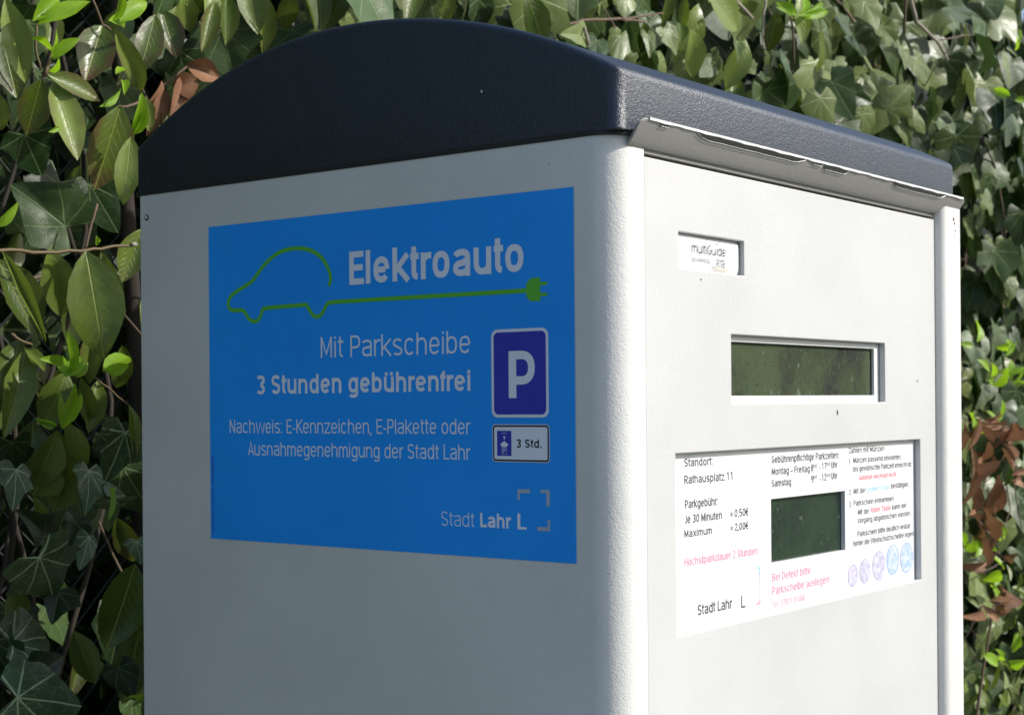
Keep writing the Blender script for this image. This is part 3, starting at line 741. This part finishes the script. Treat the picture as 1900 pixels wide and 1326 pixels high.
PAL = {
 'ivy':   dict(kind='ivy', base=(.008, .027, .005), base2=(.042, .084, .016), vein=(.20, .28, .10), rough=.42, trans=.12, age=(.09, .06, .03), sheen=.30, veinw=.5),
 'pale':  dict(kind='ivy', base=(.044, .080, .014), base2=(.150, .190, .050), vein=(.34, .42, .20), rough=.38, trans=.14, age=(.12, .09, .05), sheen=.36, veinw=.62),  # ivy green lightened in colour to stand in for sunlit sheen
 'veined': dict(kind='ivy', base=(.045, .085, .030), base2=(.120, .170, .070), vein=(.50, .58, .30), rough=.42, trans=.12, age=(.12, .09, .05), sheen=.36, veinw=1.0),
 'shrub': dict(kind='long', base=(.026, .066, .005), base2=(.130, .185, .014), vein=(.26, .31, .05), rough=.36, trans=.20, age=(.085, .030, .018), sheen=.50, veinw=.8),
 'young': dict(kind='long', base=(.170, .330, .008), base2=(.260, .440, .014), vein=(.32, .45, .05), rough=.42, trans=.38, age=(.2, .2, .03), sheen=.4, veinw=.5),
 'dry':   dict(kind='long', base=(.15, .065, .030), base2=(.28, .14, .070), vein=(.26, .15, .09), rough=.6, trans=.12, age=(.05, .03, .02), sheen=.3, veinw=.5)}
LM = {(k, s_): leaf_mat(k+'_leaf_'+s_, src=s_, **PAL[k]) for k in PAL for s_ in ('object', 'attr')}
NV = 6
SH = {}
for k in PAL:
    if PAL[k]['kind'] == 'ivy': SH[k] = [ivy_mesh(i+{'ivy': 0, 'pale': 20, 'veined': 40}[k]) for i in range(NV)]
    else: SH[k] = [long_mesh(i+{'shrub': 0, 'young': 30, 'dry': 60}[k], {'shrub': 1, 'young': 1.4, 'dry': 2.6}[k]) for i in range(NV)]
LMESH = {k: [leaf_data(k+'_leaf', d, LM[(k, 'object')]) for d in SH[k]] for k in PAL}

def frame(tipdir, nrm):
    y = tipdir.normalized(); z = (nrm-y*nrm.dot(y)).normalized(); x = y.cross(z)
    return Matrix((x, y, z)).transposed()
def put_leaf(plant, kind, var, P, R, sx, sy, tint, name='leaf'):
    o = bpy.data.objects.new(name, LMESH[kind][var % NV]); COL.objects.link(o); o.parent = plant
    sz = (sx+sy)/2 if PAL[kind]['kind'] == 'ivy' else sy
    m = Matrix.Translation(P-plant.location) @ R.to_4x4() @ Matrix.Diagonal((sx, sy, sz, 1))
    o.matrix_local = m; o.color = (*tint, 1)
    return o
class LeafMass:
    """many leaves joined: geometry beyond the individually built ones"""
    def __init__(s): s.d = {}
    def add(s, kind, var, P, R, sx, sy, tint): s.d.setdefault(kind, []).append((var % NV, P, R, sx, sy, tint))
    def build(s, plant, name='leaves'):
        for kind, L in s.d.items():
            V = []; F = []; UV = []; T = []; off = 0
            for var, P, R, sx, sy, tint in L:
                v, f, uv = SH[kind][var]; sz = (sx+sy)/2 if PAL[kind]['kind'] == 'ivy' else sy
                A = np.array(R) @ np.diag((sx, sy, sz)); V.append(np.array(v) @ A.T+np.array(P))
                F += [tuple(i+off for i in q) for q in f]; UV += list(uv); T += [tint]*len(v); off += len(v)
            V = np.concatenate(V); me = bpy.data.meshes.new(name); me.from_pydata(V.tolist(), [], F)
            l = me.uv_layers.new(name='UVMap'); vi = np.empty(len(me.loops), int); me.loops.foreach_get('vertex_index', vi)
            l.data.foreach_set('uv', np.array(UV)[vi].ravel())
            at_ = me.attributes.new('tint', 'FLOAT_COLOR', 'POINT')
            at_.data.foreach_set('color', np.c_[np.array(T), np.ones(len(T))].ravel())
            me.polygons.foreach_set('use_smooth', [True]*len(me.polygons))
            o = link(name, me, LM[(kind, 'attr')], plant); tag(o, kind='stuff')

HY = .640                                      # front of the hedge
TOCAM = lambda P: (CAM-P).normalized()
def hand(plant, kind, b, t, wpx, y=None, tint=(.5, .3, .3), var=None, face=.55, roll=0.0, jit=.25, name='leaf'):
    """leaf from its base and tip in the photo, at depth y"""
    y = HY-.015 if y is None else y
    B = at(b[0], b[1], y); d = (B-CAM).length/1.0
    T = at(t[0], t[1], y-random.uniform(-.02, .03)); px = (B-CAM).dot(Vector((math.cos(TH), math.sin(TH), 0)))/FPX
    n = (TOCAM(B)*face+Vector((0, -1, .25))*(1-face)+Vector((random.uniform(-jit, jit), 0, random.uniform(-jit, jit)))).normalized()
    if roll: n = n+Vector((roll, 0, 0))
    L = (T-B).length; var = random.randrange(NV) if var is None else var
    sx = wpx*px*(1.0 if PAL[kind]['kind'] == 'long' else 0.90)
    return put_leaf(plant, kind, var, B, frame(T-B, n), sx, L, tint, name)

# ------------------------------------------------------------------ plants
twig_m = mat('twig_bark', (.12, .08, .05), .8); bark_d = mat('shade_dark_bark', (.035, .028, .02), .9); twig_g = mat('grey_twig_bark', (.30, .26, .21), .8); twig_r = mat('reddish_green_stem', (.11, .075, .03), .6)  # trunk bark (bark_d) darkened in colour for the shade inside the hedge
shrub = empty('evergreen_shrub', at(120, 1326, HY+.05).xy.to_3d(), 'evergreen shrub with large hanging leaves and lime young shoots left of the machine', 'shrub')
ivyL = empty('ivy_plant', at(60, 1326, HY+.09).xy.to_3d()+Vector((-.04, 0, 0)), 'dark big-leaved ivy at the lower left beside the blue-stickered side', 'ivy')
ivyR = empty('ivy_plant', (1.45, HY+.12, 0), 'pale sunlit ivy climbing the hedge above and right of the navy lid', 'ivy')
shrub2 = empty('evergreen_shrub', (.98, HY+.06, 0), 'tall evergreen shrub mixed with ivy behind the top of the lid', 'shrub')
shoots = empty('young_shrub', (1.78, HY-.06, 0), 'young leafy shrub with lime shoots and thin dark stem at the lower right', 'shrub')
dry = empty('withered_branch', (1.95, HY-.01, 0), 'branch of curled brown dead leaves in the hedge right of the machine', 'branch')
dry2 = empty('withered_branch', at(330, 200, HY+.02).xy.to_3d(), 'few large brown dead leaves behind the left end of the navy lid', 'branch')

mid = lambda: (random.uniform(.2, .6), random.uniform(.1, .4), random.uniform(0, .3))
# base, tip, width px, tint(shade, browned, pale), depth step
E_ = [
 ((10, -5), (48, 154), 54, (.8, .25, .75), -.03), ((2, 60), (32, 182), 80, (.2, .5, 0), .01), ((-12, 165), (4, 245), 40, (.6, .3, .3), -.01),
 ((77, 146), (50, 252), 62, (.3, .5, 0), -.01), ((98, 150), (146, 294), 64, (.9, .45, .5), -.03), ((88, 138), (188, 186), 44, (.5, .7, .2), -.035),
 ((190, 48), (158, 152), 74, (.25, .9, 0), -.01), ((212, 55), (272, 172), 40, (.8, .5, .8), -.03), ((224, 195), (178, 352), 86, (.45, .85, .15), -.04),
 ((243, 255), (232, 374), 50, (1, .3, .7), -.05), ((260, 175), (284, 242), 34, (.8, .4, .6), -.02), ((288, 28), (264, 132), 52, (.3, .7, 0), 0),
 ((300, 18), (328, 108), 54, (.2, 1, 0), .01), ((398, 2), (374, 97), 36, (.6, .7, .1), -.02), ((420, -5), (418, 87), 44, (.25, .3, 0), .01),
 ((462, -5), (455, 86), 42, (.4, .6, .1), 0), ((500, 0), (486, 100), 36, (.9, .5, .7), 0), ((340, -10), (356, 60), 44, (.7, .4, .5), 0),
 ((540, -20), (530, 60), 40, (.4, .5, .2), 0), ((590, -30), (600, 50), 44, (.4, .4, .1), 0), ((640, -30), (620, 44), 40, (.5, .4, .2), .01), ((700, -30), (690, 38), 40, (.3, .4, .2), .01),
 ((820, -30), (835, 40), 38, (.5, .4, .3), .01), ((770, -30), (760, 34), 40, (.3, .4, .2), .01),
 ((2, 462), (92, 626), 24, (.8, .2, .4), -.05), ((-5, 480), (72, 628), 84, (.15, .35, 0), -.015), ((92, 460), (122, 592), 68, (.4, .2, .4), -.03),
 ((160, 467), (195, 656), 104, (.7, .15, .1), -.05), ((188, 468), (226, 592), 34, (.8, .2, .4), -.03), ((262, 425), (226, 524), 54, (.6, .3, .2), .0),
 ((36, 630), (2, 762), 76, (.2, .2, .15), -.01), ((48, 650), (22, 795), 60, (.6, .15, .15), -.02), ((46, 645), (84, 690), 28, (.8, .1, .3), -.02),
 ((124, 690), (88, 788), 66, (.45, .15, .15), -.03), ((172, 602), (168, 712), 42, (.4, .5, .5), -.04), ((150, 700), (172, 798), 34, (.7, .4, .5), -.03),
 ((182, 706), (164, 804), 44, (.6, .2, .2), -.015), ((226, 640), (224, 724), 44, (.6, .15, .15), -.02), ((238, 748), (260, 852), 26, (.7, .4, .3), -.03),
 ((105, 798), (66, 924), 66, (.6, .1, .1), -.03), ((122, 783), (166, 868), 42, (.8, .2, .3), -.035), ((108, 800), (136, 902), 30, (.6, .2, .1), -.02),
 ((62, 780), (54, 884), 64, (.2, .2, 0), .0), ((100, 858), (60, 918), 80, (.75, .1, .1), -.02), ((128, 868), (96, 948), 72, (.55, .1, .1), -.01),
 ((60, 918), (112, 1032), 28, (.75, .1, .2), -.02), ((250, 1046), (206, 1202), 88, (.35, .0, 0), -.015), ((258, 1060), (262, 1190), 60, (.25, 0, 0), 0),
 ((262, 1140), (238, 1300), 70, (.2, 0, 0), .02), ((20, 1090), (40, 1160), 50, (.7, .3, 0), .01), ((270, 1270), (244, 1310), 20, (1, 0, 0), -.02),
]
for b, t, wd, ti, dy in E_: hand(shrub, 'shrub', b, t, wd, HY+dy, ti)
Y_ = [((68, 46), (165, -4), 34), ((60, 40), (120, -20), 34), ((93, 108), (112, 60), 18), ((98, 112), (140, 66), 20), ((88, 132), (120, 118), 10), ((98, 100), (70, 60), 16),
 ((200, 40), (242, 38), 20), ((222, 42), (272, -6), 34), ((208, 40), (232, -10), 24), ((184, 198), (238, 166), 20), ((250, 242), (268, 190), 32), ((244, 250), (278, 210), 22), ((90, 245), (114, 236), 10),
 ((-8, 420), (36, 382), 24), ((128, 694), (134, 620), 26), ((134, 684), (84, 660), 22), ((140, 700), (164, 672), 20), ((128, 698), (150, 660), 30), ((124, 700), (112, 668), 26),
 ((190, 690), (246, 650), 40), ((194, 686), (238, 680), 26), ((115, 794), (142, 724), 34), ((119, 792), (156, 728), 16), ((112, 792), (114, 718), 14),
 ((104, 790), (70, 780), 16), ((215, 138), (232, 120), 16), ((224, 150), (240, 160), 12), ((180, 455), (182, 440), 10), ((206, 905), (210, 955), 18), ((256, 1300), (250, 1280), 10)]
for b, t, wd in Y_: hand(shrub, 'young', b, t, wd, HY-.055, (random.random(), 0, random.random()*.4), face=.3, jit=.6)
def stem(plant, pts, r0, r1, m, y, name='stem'):
    P = [at(a, b, y+(c[0] if c else 0)) for a, b, *c in pts]; Q = []
    for i in range(len(P)-1):
        for k in range(4): Q.append(P[i].lerp(P[i+1], k/4)+Vector((random.uniform(-1, 1), random.uniform(-1, 1), random.uniform(-1, 1)))*.0007)
    Q.append(P[-1]); return tube(name, Q, r0, r1, m, plant)
stem(shrub, [(-20, 462), (60, 468), (150, 466), (200, 460), (250, 453)], .0017, .0012, twig_r, HY-.045)
tube('cut_stem_end', [at(244, 454, HY-.047), at(252, 453, HY-.047)], .0019, .0019, twig_g, shrub)
stem(shrub, [(20, 620), (40, 632), (60, 640)], .0016, .0010, twig_r, HY-.03); stem(shrub, [(140, 704), (135, 690)], .0018, .0012, twig_r, HY-.05)
stem(shrub, [(160, 690), (200, 720), (236, 750)], .0010, .0008, twig_r, HY-.02); stem(shrub, [(112, 770), (104, 792)], .0014, .001, twig_r, HY-.04)
stem(shrub, [(70, 50), (66, 80), (75, 130)], .0012, .001, twig_r, HY-.03); stem(shrub, [(84, 140), (92, 110)], .0020, .0014, twig_r, HY-.05)
stem(shrub, [(170, -5), (190, 44), (205, 55)], .0011, .0009, twig_m, HY-.02); stem(shrub, [(262, 190), (240, 196), (222, 198)], .0014, .0010, twig_m, HY-.04)
stem(shrub, [(180, 380), (165, 430), (158, 462)], .0013, .0012, twig_m, HY+.02); stem(shrub, [(-10, 505), (50, 520), (80, 512)], .0022, .0016, twig_m, HY+.02)
for a in range(5):   # main stems down to the soil
    x = at(40+45*a, 900, HY+.09).x
    tube('trunk', [(x+.04*math.sin(z*9+a*2), HY+.17+.02*math.cos(z*4+a), z) for z in np.linspace(0, 1.9, 24)], .005, .002, bark_d, shrub)
I_ = [((330, 85), (352, 158), 100, .03, .15), ((40, 240), (78, 325), 110, .09, .1), ((115, 330), (70, 430), 120, .11, .05), ((160, 330), (220, 430), 110, .11, .05), ((270, 100), (300, 30), 60, .03, .3),
 ((60, 5), (40, 40), 70, .03, .2), ((185, 800), (185, 842), 48, -.01, .45), ((236, 790), (205, 890), 96, -.01, .25), ((20, 810), (30, 890), 84, 0, .15), ((165, 865), (170, 932), 64, -.015, .5),
 ((30, 862), (34, 934), 66, -.01, .5), ((68, 1022), (118, 1122), 150, -.03, .6), ((90, 1000), (60, 955), 66, -.005, .2), ((215, 926), (206, 960), 100, -.025, .8), ((206, 925), (222, 895), 60, -.02, .5), ((166, 990), (160, 1040), 48, -.02, .5),
 ((252, 1000), (262, 1034), 50, -.02, .8), ((110, 1090), (100, 1150), 80, .0, .1), ((10, 1196), (112, 1168), 120, -.03, .25), ((14, 1292), (165, 1300), 170, -.06, .6), ((25, 1270), (140, 1215), 90, -.045, .15), ((-20, 1180), (30, 1270), 100, -.02, .2), ((215, 1230), (250, 1290), 70, .01, 0), ((140, 960), (140, 1010), 60, .03, .1)]
for b, t, wd, dy, pal in I_:
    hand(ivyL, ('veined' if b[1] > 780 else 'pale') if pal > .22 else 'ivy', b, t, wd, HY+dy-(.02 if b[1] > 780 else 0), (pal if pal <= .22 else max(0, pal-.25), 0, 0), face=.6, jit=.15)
# brown leaves behind the lid's left end
for b, t, wd in [((345, 120), (410, 145), 46), ((320, 160), (370, 150), 44), ((345, 150), (330, 200), 40), ((310, 170), (290, 225), 34), ((300, 150), (300, 190), 30)]:
    hand(dry2, 'dry', b, t, wd, HY+.02, (random.random(), .3, .2), jit=.5)
stem(dry2, [(380, 90), (340, 130), (300, 160)], .0015, .001, twig_m, HY+.03, 'twig')

# upper edge: leaves seen above the lid
IR = [((1030, 62), (985, 55), 52), ((1065, 15), (1050, 60), 42), ((1095, -10), (1100, 48), 36), ((1115, 0), (1118, 38), 30), ((1160, -10), (1172, 34), 50), ((1085, 66), (1065, 62), 50),
 ((1108, 70), (1110, 108), 46), ((1150, 60), (1152, 115), 46), ((1176, 98), (1172, 126), 36), ((1200, 60), (1212, 100), 30), ((1230, 50), (1262, 95), 54), ((1216, 112), (1262, 130), 44), ((1318, 108), (1345, 158), 52), ((1322, 118), (1300, 142), 40),
 ((1366, 74), (1376, 104), 22), ((1385, 118), (1402, 136), 34), ((1420, 150), (1412, 182), 50), ((1490, 30), (1490, 72), 38), ((1520, 50), (1556, 134), 60), ((1545, 110), (1560, 140), 50), ((1600, -5), (1632, 50), 60), ((1640, -10), (1655, 25), 40),
 ((1628, 42), (1678, 90), 46), ((1575, 60), (1650, 118), 48), ((1600, 100), (1628, 140), 50), ((1694, 100), (1742, 180), 62), ((1610, 138), (1632, 168), 26), ((1565, 170), (1622, 190), 40), ((1540, 160), (1538, 205), 36), ((1596, 205), (1640, 255), 70),
 ((1670, 222), (1695, 270), 40), ((1690, 210), (1728, 245), 38), ((1730, 186), (1742, 226), 38), ((1508, 195), (1520, 228), 28), ((1800, 60), (1870, 112), 56), ((1750, 10), (1830, 45), 50), ((1745, 275), (1800, 330), 58), ((1790, 400), (1815, 445), 40)]
for b, t, wd in IR:
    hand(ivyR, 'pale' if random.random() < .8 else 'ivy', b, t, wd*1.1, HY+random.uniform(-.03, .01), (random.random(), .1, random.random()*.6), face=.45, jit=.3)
for b, t, wd, ti in [((1236, -20), (1240, 55), 46, (.3, .1, 0)), ((1310, -25), (1372, 56), 78, (.5, .1, .6)), ((1282, 55), (1302, 148), 46, (.9, .1, .8)), ((1262, 45), (1262, 80), 26, (.4, .2, 0)),
                     ((1270, -10), (1266, 60), 20, (1, .1, .1)), ((1195, 40), (1190, 100), 34, (.3, .1, 0)), ((1205, 90), (1200, 140), 40, (.3, .1, 0)), ((1480, -20), (1505, 70), 36, (.8, .1, .8)), ((1440, 20), (1430, 100), 40, (.2, .6, 0)), ((1385, 0), (1392, 30), 40, (.3, .2, .1))]:
    hand(shrub2, 'shrub', b, t, wd, HY-.02, ti)
for b, t in [((1480, 30), (1540, 5)), ((1478, 28), (1450, 10)), ((1485, 26), (1500, -10)), ((1470, 34), (1455, 2)), ((1485, 32), (1545, 20)), ((1455, 20), (1480, -8))]:
    hand(shrub2, 'young', b, t, 18, HY-.05, (random.random(), 0, 0), face=.3, jit=.6)
stem(ivyR, [(972, -10), (976, 20), (984, 62)], .0030, .0022, twig_g, HY+.0); stem(ivyR, [(1040, 52), (1080, 38), (1150, 36), (1195, 40)], .0020, .0018, twig_m, HY-.02)
stem(ivyR, [(1150, 36), (1200, 30), (1230, 25)], .0016, .0010, twig_m, HY-.02); stem(ivyR, [(1688, -8), (1700, 40), (1740, 78), (1758, 112)], .0042, .0024, twig_g, HY-.03)
stem(ivyR, [(1085, 50), (1092, 82)], .0022, .0022, twig_g, HY-.03); stem(ivyR, [(1360, -5), (1396, 34)], .0030, .0024, twig_g, HY-.02); stem(ivyR, [(1422, -5), (1414, 50), (1416, 90)], .0018, .0012, twig_g, HY-.01)
stem(ivyR, [(1738, 76), (1790, 66), (1808, 68)], .0014, .0012, twig_m, HY-.02); stem(ivyR, [(1830, 270), (1850, 320), (1862, 400), (1896, 448)], .0020, .0015, twig_m, HY-.03)
stem(ivyR, [(1525, 226), (1566, 228)], .0012, .0012, twig_m, HY-.01); stem(ivyR, [(1465, 20), (1472, 60), (1474, 120)], .0022, .0012, twig_m, HY-.02)
stem(ivyR, [(1800, 945), (1835, 990), (1842, 970), (1815, 935)], .0030, .002, twig_m, HY-.04); stem(ivyR, [(1842, 985), (1838, 1010), (1825, 1028)], .0028, .002, twig_m, HY-.04)

# scattered leaves of the whole hedge face
def region_kind(x, z):
    """which plant grows here: returns weights"""
    P = Vector((x, HY, z)); d = P-CAM
    return d
mass = {p: LeafMass() for p in (ivyL, ivyR, shrub, shrub2)}
cands = []
gap = [at(160, 1215, HY+.05), at(228, 1305, HY+.05), at(236, 975, HY+.05)]
def near_gap(P):
    return any(abs(P.x-g.x) < .016 and abs(P.z-g.z) < .030 for g in gap)
fw = Vector((math.cos(TH), math.sin(TH), 0)); rg = Vector((math.sin(TH), -math.cos(TH), 0))
def project(P):
    d = P-CAM; yy = d.dot(fw)
    if yy < .05: return None
    return 950+FPX*d.dot(rg)/yy, 745-FPX*d.z/yy, yy
def scatter(x0, x1, z0, z1, step, depth, kindf, szf, keepL=1, keepR=1):
    nx, nz = int((x1-x0)/step), int((z1-z0)/step)
    for i in range(nx):
        for j in range(nz):
            x = x0+(i+random.random()*1.4-.2)*step; z = z0+(j+random.random()*1.4-.2)*step
            bulge = .03*math.sin(x*7+1)+.025*math.sin(z*9+x*3)
            y = HY+bulge*.8+depth+random.uniform(-.035, .035)
            P = Vector((x, y, z))
            if near_gap(P) or random.random() > (keepL if x < .42 else keepR): continue
            # pockets: places where the outer leaves stand apart and the dark inside shows
            pk = math.sin(x*23+2.1*math.sin(z*17))+math.sin(z*29+1.7*math.sin(x*19+1))+.6*math.sin(x*51+z*43)
            if depth < .2 and pk > (.55 if depth < .1 else .95): continue
            plant, kind = kindf(x, z); s_ = szf(kind)*(.75 if x < .42 else 1)
            down = Vector((random.uniform(-.7, .7), random.uniform(-.45, .15), -1 if random.random() < .85 else .4))
            nrm = Vector((random.uniform(-.95, .6), -1, random.uniform(-.4, 1.0)))
            if kind in ('shrub', 'young'): sx, sy = s_*random.uniform(.38, .52), s_*random.uniform(.9, 1.15)
            else: sx = sy = s_; sx *= random.uniform(.85, 1.2)
            r_ = frame(down, nrm)
            tint = (random.random()**1.3, random.random()**2*(.9 if kind == 'shrub' and x < .5 else .3), random.random()**2*.7)
            cands.append((plant, kind, random.randrange(NV), P, r_, sx, sy, tint, depth))
def kf(x, z):
    if x < .42:
        if z > H-.05: return (shrub, 'shrub') if random.random() < .62 else (ivyL, 'ivy')
        return (ivyL, 'ivy') if random.random() < .7 else (shrub, 'shrub')
    if x < 1.5 and z > H+.1 and random.random() < .22: return (shrub2, 'shrub')
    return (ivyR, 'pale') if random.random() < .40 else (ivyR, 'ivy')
sz = lambda k: .042+.055*random.random()**1.2 if k in ('ivy', 'pale') else random.uniform(.055, .085)
# visible stretch, dense; a margin around it, coarser
scatter(-.02, 3.6, H-.75, H+.62, .043, .045, kf, sz, .40, .75)
scatter(-.02, 3.6, H-.75, H+.62, .048, .125, kf, sz, .22, .55)
scatter(-.02, 3.6, H-.75, H+.75, .052, .25, kf, sz, .8, .85)
scatter(.55, 3.2, H-.75, H+.62, .058, -.005, kf, sz, 0, .6)
scatter(-1.6, -.02, H-.75, H+.62, .050, .06, kf, sz); scatter(-1.6, -.02, H-.75, H+.62, .055, .13, kf, sz)
scatter(-1.6, 3.6, .02, H-.75, .07, .06, kf, lambda k: sz(k)*1.25); scatter(-1.6, 3.6, .02, H-.75, .07, .13, kf, lambda k: sz(k)*1.25)
scatter(3.6, 5.6, .02, H+.95, .08, .03, kf, lambda k: sz(k)*1.4); scatter(3.6, 5.6, .02, H+.95, .08, .13, kf, lambda k: sz(k)*1.4)
scatter(-1.6, 3.6, H+.62, H+.95, .07, .06, kf, lambda k: sz(k)*1.25); scatter(-1.6, 3.6, H+.62, H+.95, .07, .12, kf, lambda k: sz(k)*1.25)
def score(c):
    pr = project(c[3])
    if pr is None: return 0
    px, py, yy = pr
    if not (-20 < px < 1920 and -20 < py < 1346): return 0
    if 262 < px < 1780:                      # behind the machine
        top = 365-(px-257)*.1 if px < 300 else (36 if px < 900 else 36+(px-900)*.32)
        if px < 780: top = max(36, 220-(px-300)*.5)
        if py > top+20: return 0
    if 1780 <= px < 1785: return 0
    return c[5]*c[6]/yy**2*(1.0 if c[8] < .05 else .5 if c[8] < .1 else .15)
cands = [(score(c), c) for c in cands]
for plant in mass:
    L = sorted([q for q in cands if q[1][0] is plant], key=lambda q: -q[0]); have = sum(1 for o in COL.objects if o.parent is plant and o.name.startswith('leaf'))
    for i, (sc_, c) in enumerate(L):
        _, kind, var, P, R_, sx, sy, tint, _d = c
        if sc_ > 0 and i < 300-have: put_leaf(plant, kind, var, P, R_, sx, sy, tint)
        else: mass[plant].add(kind, var, P, R_, sx, sy, tint)
    mass[plant].build(plant)
# dead leaves, lower right
def cluster(plant, kind, n, px0, px1, py0, py1, y0, y1, size, ratio, jitn, tints):
    for _ in range(n):
        P = at(random.uniform(px0, px1), random.uniform(py0, py1), random.uniform(y0, y1)); s_ = size*random.uniform(.7, 1.25)
        d = Vector((random.uniform(-.8, .8), random.uniform(-.6, .3), random.uniform(-1, .2) if kind != 'young' else random.uniform(-.2, 1)))
        nn = Vector((random.uniform(-jitn, jitn), -1, random.uniform(-jitn, jitn+.2)))
        put_leaf(plant, kind, random.randrange(NV), P, frame(d, nn), s_*ratio*random.uniform(.7, 1.2), s_, tints())
dt = lambda: (random.random(), random.random(), random.random()*.7)
cluster(dry, 'dry', 22, 1785, 1880, 765, 900, HY-.13, HY-.06, .062, .30, 1.0, dt)
cluster(dry, 'dry', 20, 1785, 1865, 930, 1160, HY-.11, HY-.05, .052, .30, 1.0, dt)
cluster(dry, 'dry', 7, 1850, 1910, 760, 860, HY-.10, HY-.04, .06, .36, 1.0, dt)
for k in range(8):
    a = (random.uniform(1790, 1900), random.uniform(800, 1150))
    stem(dry, [a, (a[0]+random.uniform(-30, 30), a[1]+random.uniform(30, 70)), (a[0]+random.uniform(-30, 30), a[1]+random.uniform(80, 130))], .0018, .0008, twig_m, HY-.03, 'twig')
# young shoots, right
yt = lambda: (random.random(), 0, random.random()*.4)
for cx, cy, n in ((1865, 655, 6), (1880, 700, 12), (1840, 700, 6), (1800, 790, 4), (1845, 780, 3), (1800, 1020, 6), (1860, 1010, 5), (1870, 1060, 4), (1840, 1090, 5), (1810, 640, 3), (1860, 1230, 6), (1885, 1200, 5), (1885, 95, 4), (1880, 180, 3)):
    cluster(shoots, 'young', max(2, n*2//3), cx-12, cx+12, cy-14, cy+14, HY-.12, HY-.06, .036, .5, .8, yt)
cluster(shoots, 'shrub', 40, 1790, 1900, 1040, 1326, HY-.08, HY-.02, .042, .5, .7, lambda: (random.random(), .1, random.random()*.5))
P0 = at(1812, 1326, HY-.08); P1 = at(1826, 1230, HY-.08); P2 = at(1838, 1160, HY-.09); P3 = at(1850, 1090, HY-.09)
tube('stem', [(P0.x-.03, P0.y, 0), (P0.x-.02, P0.y, .6), P0, P1, P2, P3], .004, .0016, twig_m, shoots)
for k in range(4):
    x = 1.72+.07*k
    tube('stem', [(x+.01*math.sin(z*6+k), HY-.04, z) for z in np.linspace(0, 1.25, 9)], .0035, .0012, twig_m, shoots)
# bare stems inside the hedge
tv = []; tf = []
for k in range(230):
    x = random.uniform(-1.5, 3.5); z = random.uniform(.1, 2.1); P = Vector((x, HY+random.uniform(.03, .2), z)); pts = [P]
    d = Vector((random.uniform(-1, 1), random.uniform(-.2, .2), random.uniform(-.3, 1))).normalized()
    for _ in range(6):
        d = (d+Vector((random.uniform(-.5, .5), random.uniform(-.2, .2), random.uniform(-.4, .5)))).normalized(); pts.append(pts[-1]+d*.05)
    v, f = tube(None, pts, random.uniform(.0012, .004), .0009, None, n=5); o_ = len(tv); tv += v; tf += [tuple(i+o_ for i in q) for q in f]
o = link('bare_stems', mesh('bare_stems', tv, tf), twig_m, ivyR, True); tag(o, kind='stuff')
for k in range(9):
    x = -1.2+.5*k+random.uniform(-.1, .1)
    tube('trunk', [(x+.03*math.sin(z*4+k), HY+.24+.02*math.cos(z*3+k), z) for z in np.linspace(0, 2.2, 14)], .016, .006, bark_d, ivyR, 8)
# wire fence inside the hedge
fence = empty('wire_fence', (.9, HY+.28, 0), 'dark wire mesh fence overgrown by the hedge, glimpsed at the lower left', 'fence')
wire_m = mat('dark_wire', (.02, .022, .02), .5)
wv = []; wf = []
def bar(a, b, r):
    v, f = tube(None, [a, b], r, r, None, n=4); o_ = len(wv); wv.extend(v); wf.extend([tuple(i+o_ for i in q) for q in f])
FY = HY+.28
c = 2.2
for k in range(int((5.2+2.1)/.045)):
    x0 = -1.7-2.1+k*.045
    a, b = max(x0, -1.6), min(x0+2.1, 3.4)
    if b-a < .05: continue
    bar(Vector((a, FY, a-x0)), Vector((b, FY, b-x0)), .0013); bar(Vector((a, FY+.003, x0+2.1-a)), Vector((b, FY+.003, x0+2.1-b)), .0013)
tag(link('wire_mesh', mesh('wire_mesh', wv, wf), wire_m, fence), kind='stuff')
for k in range(4): tube('post', [(-1.6+1.75*k, FY+.03, 0), (-1.6+1.75*k, FY+.03, 2.15)], .02, .02, wire_m, fence, 10)
# dense inner leaves close the hedge; their darkest green paints in its shade
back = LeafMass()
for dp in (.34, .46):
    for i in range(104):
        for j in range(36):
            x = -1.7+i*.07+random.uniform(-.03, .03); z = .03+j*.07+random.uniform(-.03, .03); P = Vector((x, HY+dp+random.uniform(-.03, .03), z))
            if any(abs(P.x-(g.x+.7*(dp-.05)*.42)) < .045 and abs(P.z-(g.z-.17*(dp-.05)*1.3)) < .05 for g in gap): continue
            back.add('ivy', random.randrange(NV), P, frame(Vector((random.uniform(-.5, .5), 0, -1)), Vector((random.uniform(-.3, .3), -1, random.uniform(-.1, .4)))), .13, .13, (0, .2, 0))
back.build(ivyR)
# dark hedge across the lawn: what the panes of the machine mirror
hv = []; hf = []; n1, n2 = 120, 14
for i in range(n1+1):
    for j in range(n2+1):
        x = -20+60*i/n1; t = j/n2; hh = 3.1+.5*math.sin(x*.7)+.4*random.random()
        hv.append((x+random.uniform(-.15, .15), -17-1.2*math.sin(t*3.1)*-1+random.uniform(-.35, .35), .9+hh*t))
for i in range(n1):
    for j in range(n2): a = i*(n2+1)+j; hf.append((a, a+n2+1, a+n2+2, a+1))
tag(link('hedge_across_lawn', mesh('hedge_across_lawn', hv, hf), mat('far_foliage', (.03, .05, .018), .8)), 'tall dark hedge across the lawn opposite the machine', kind='structure')
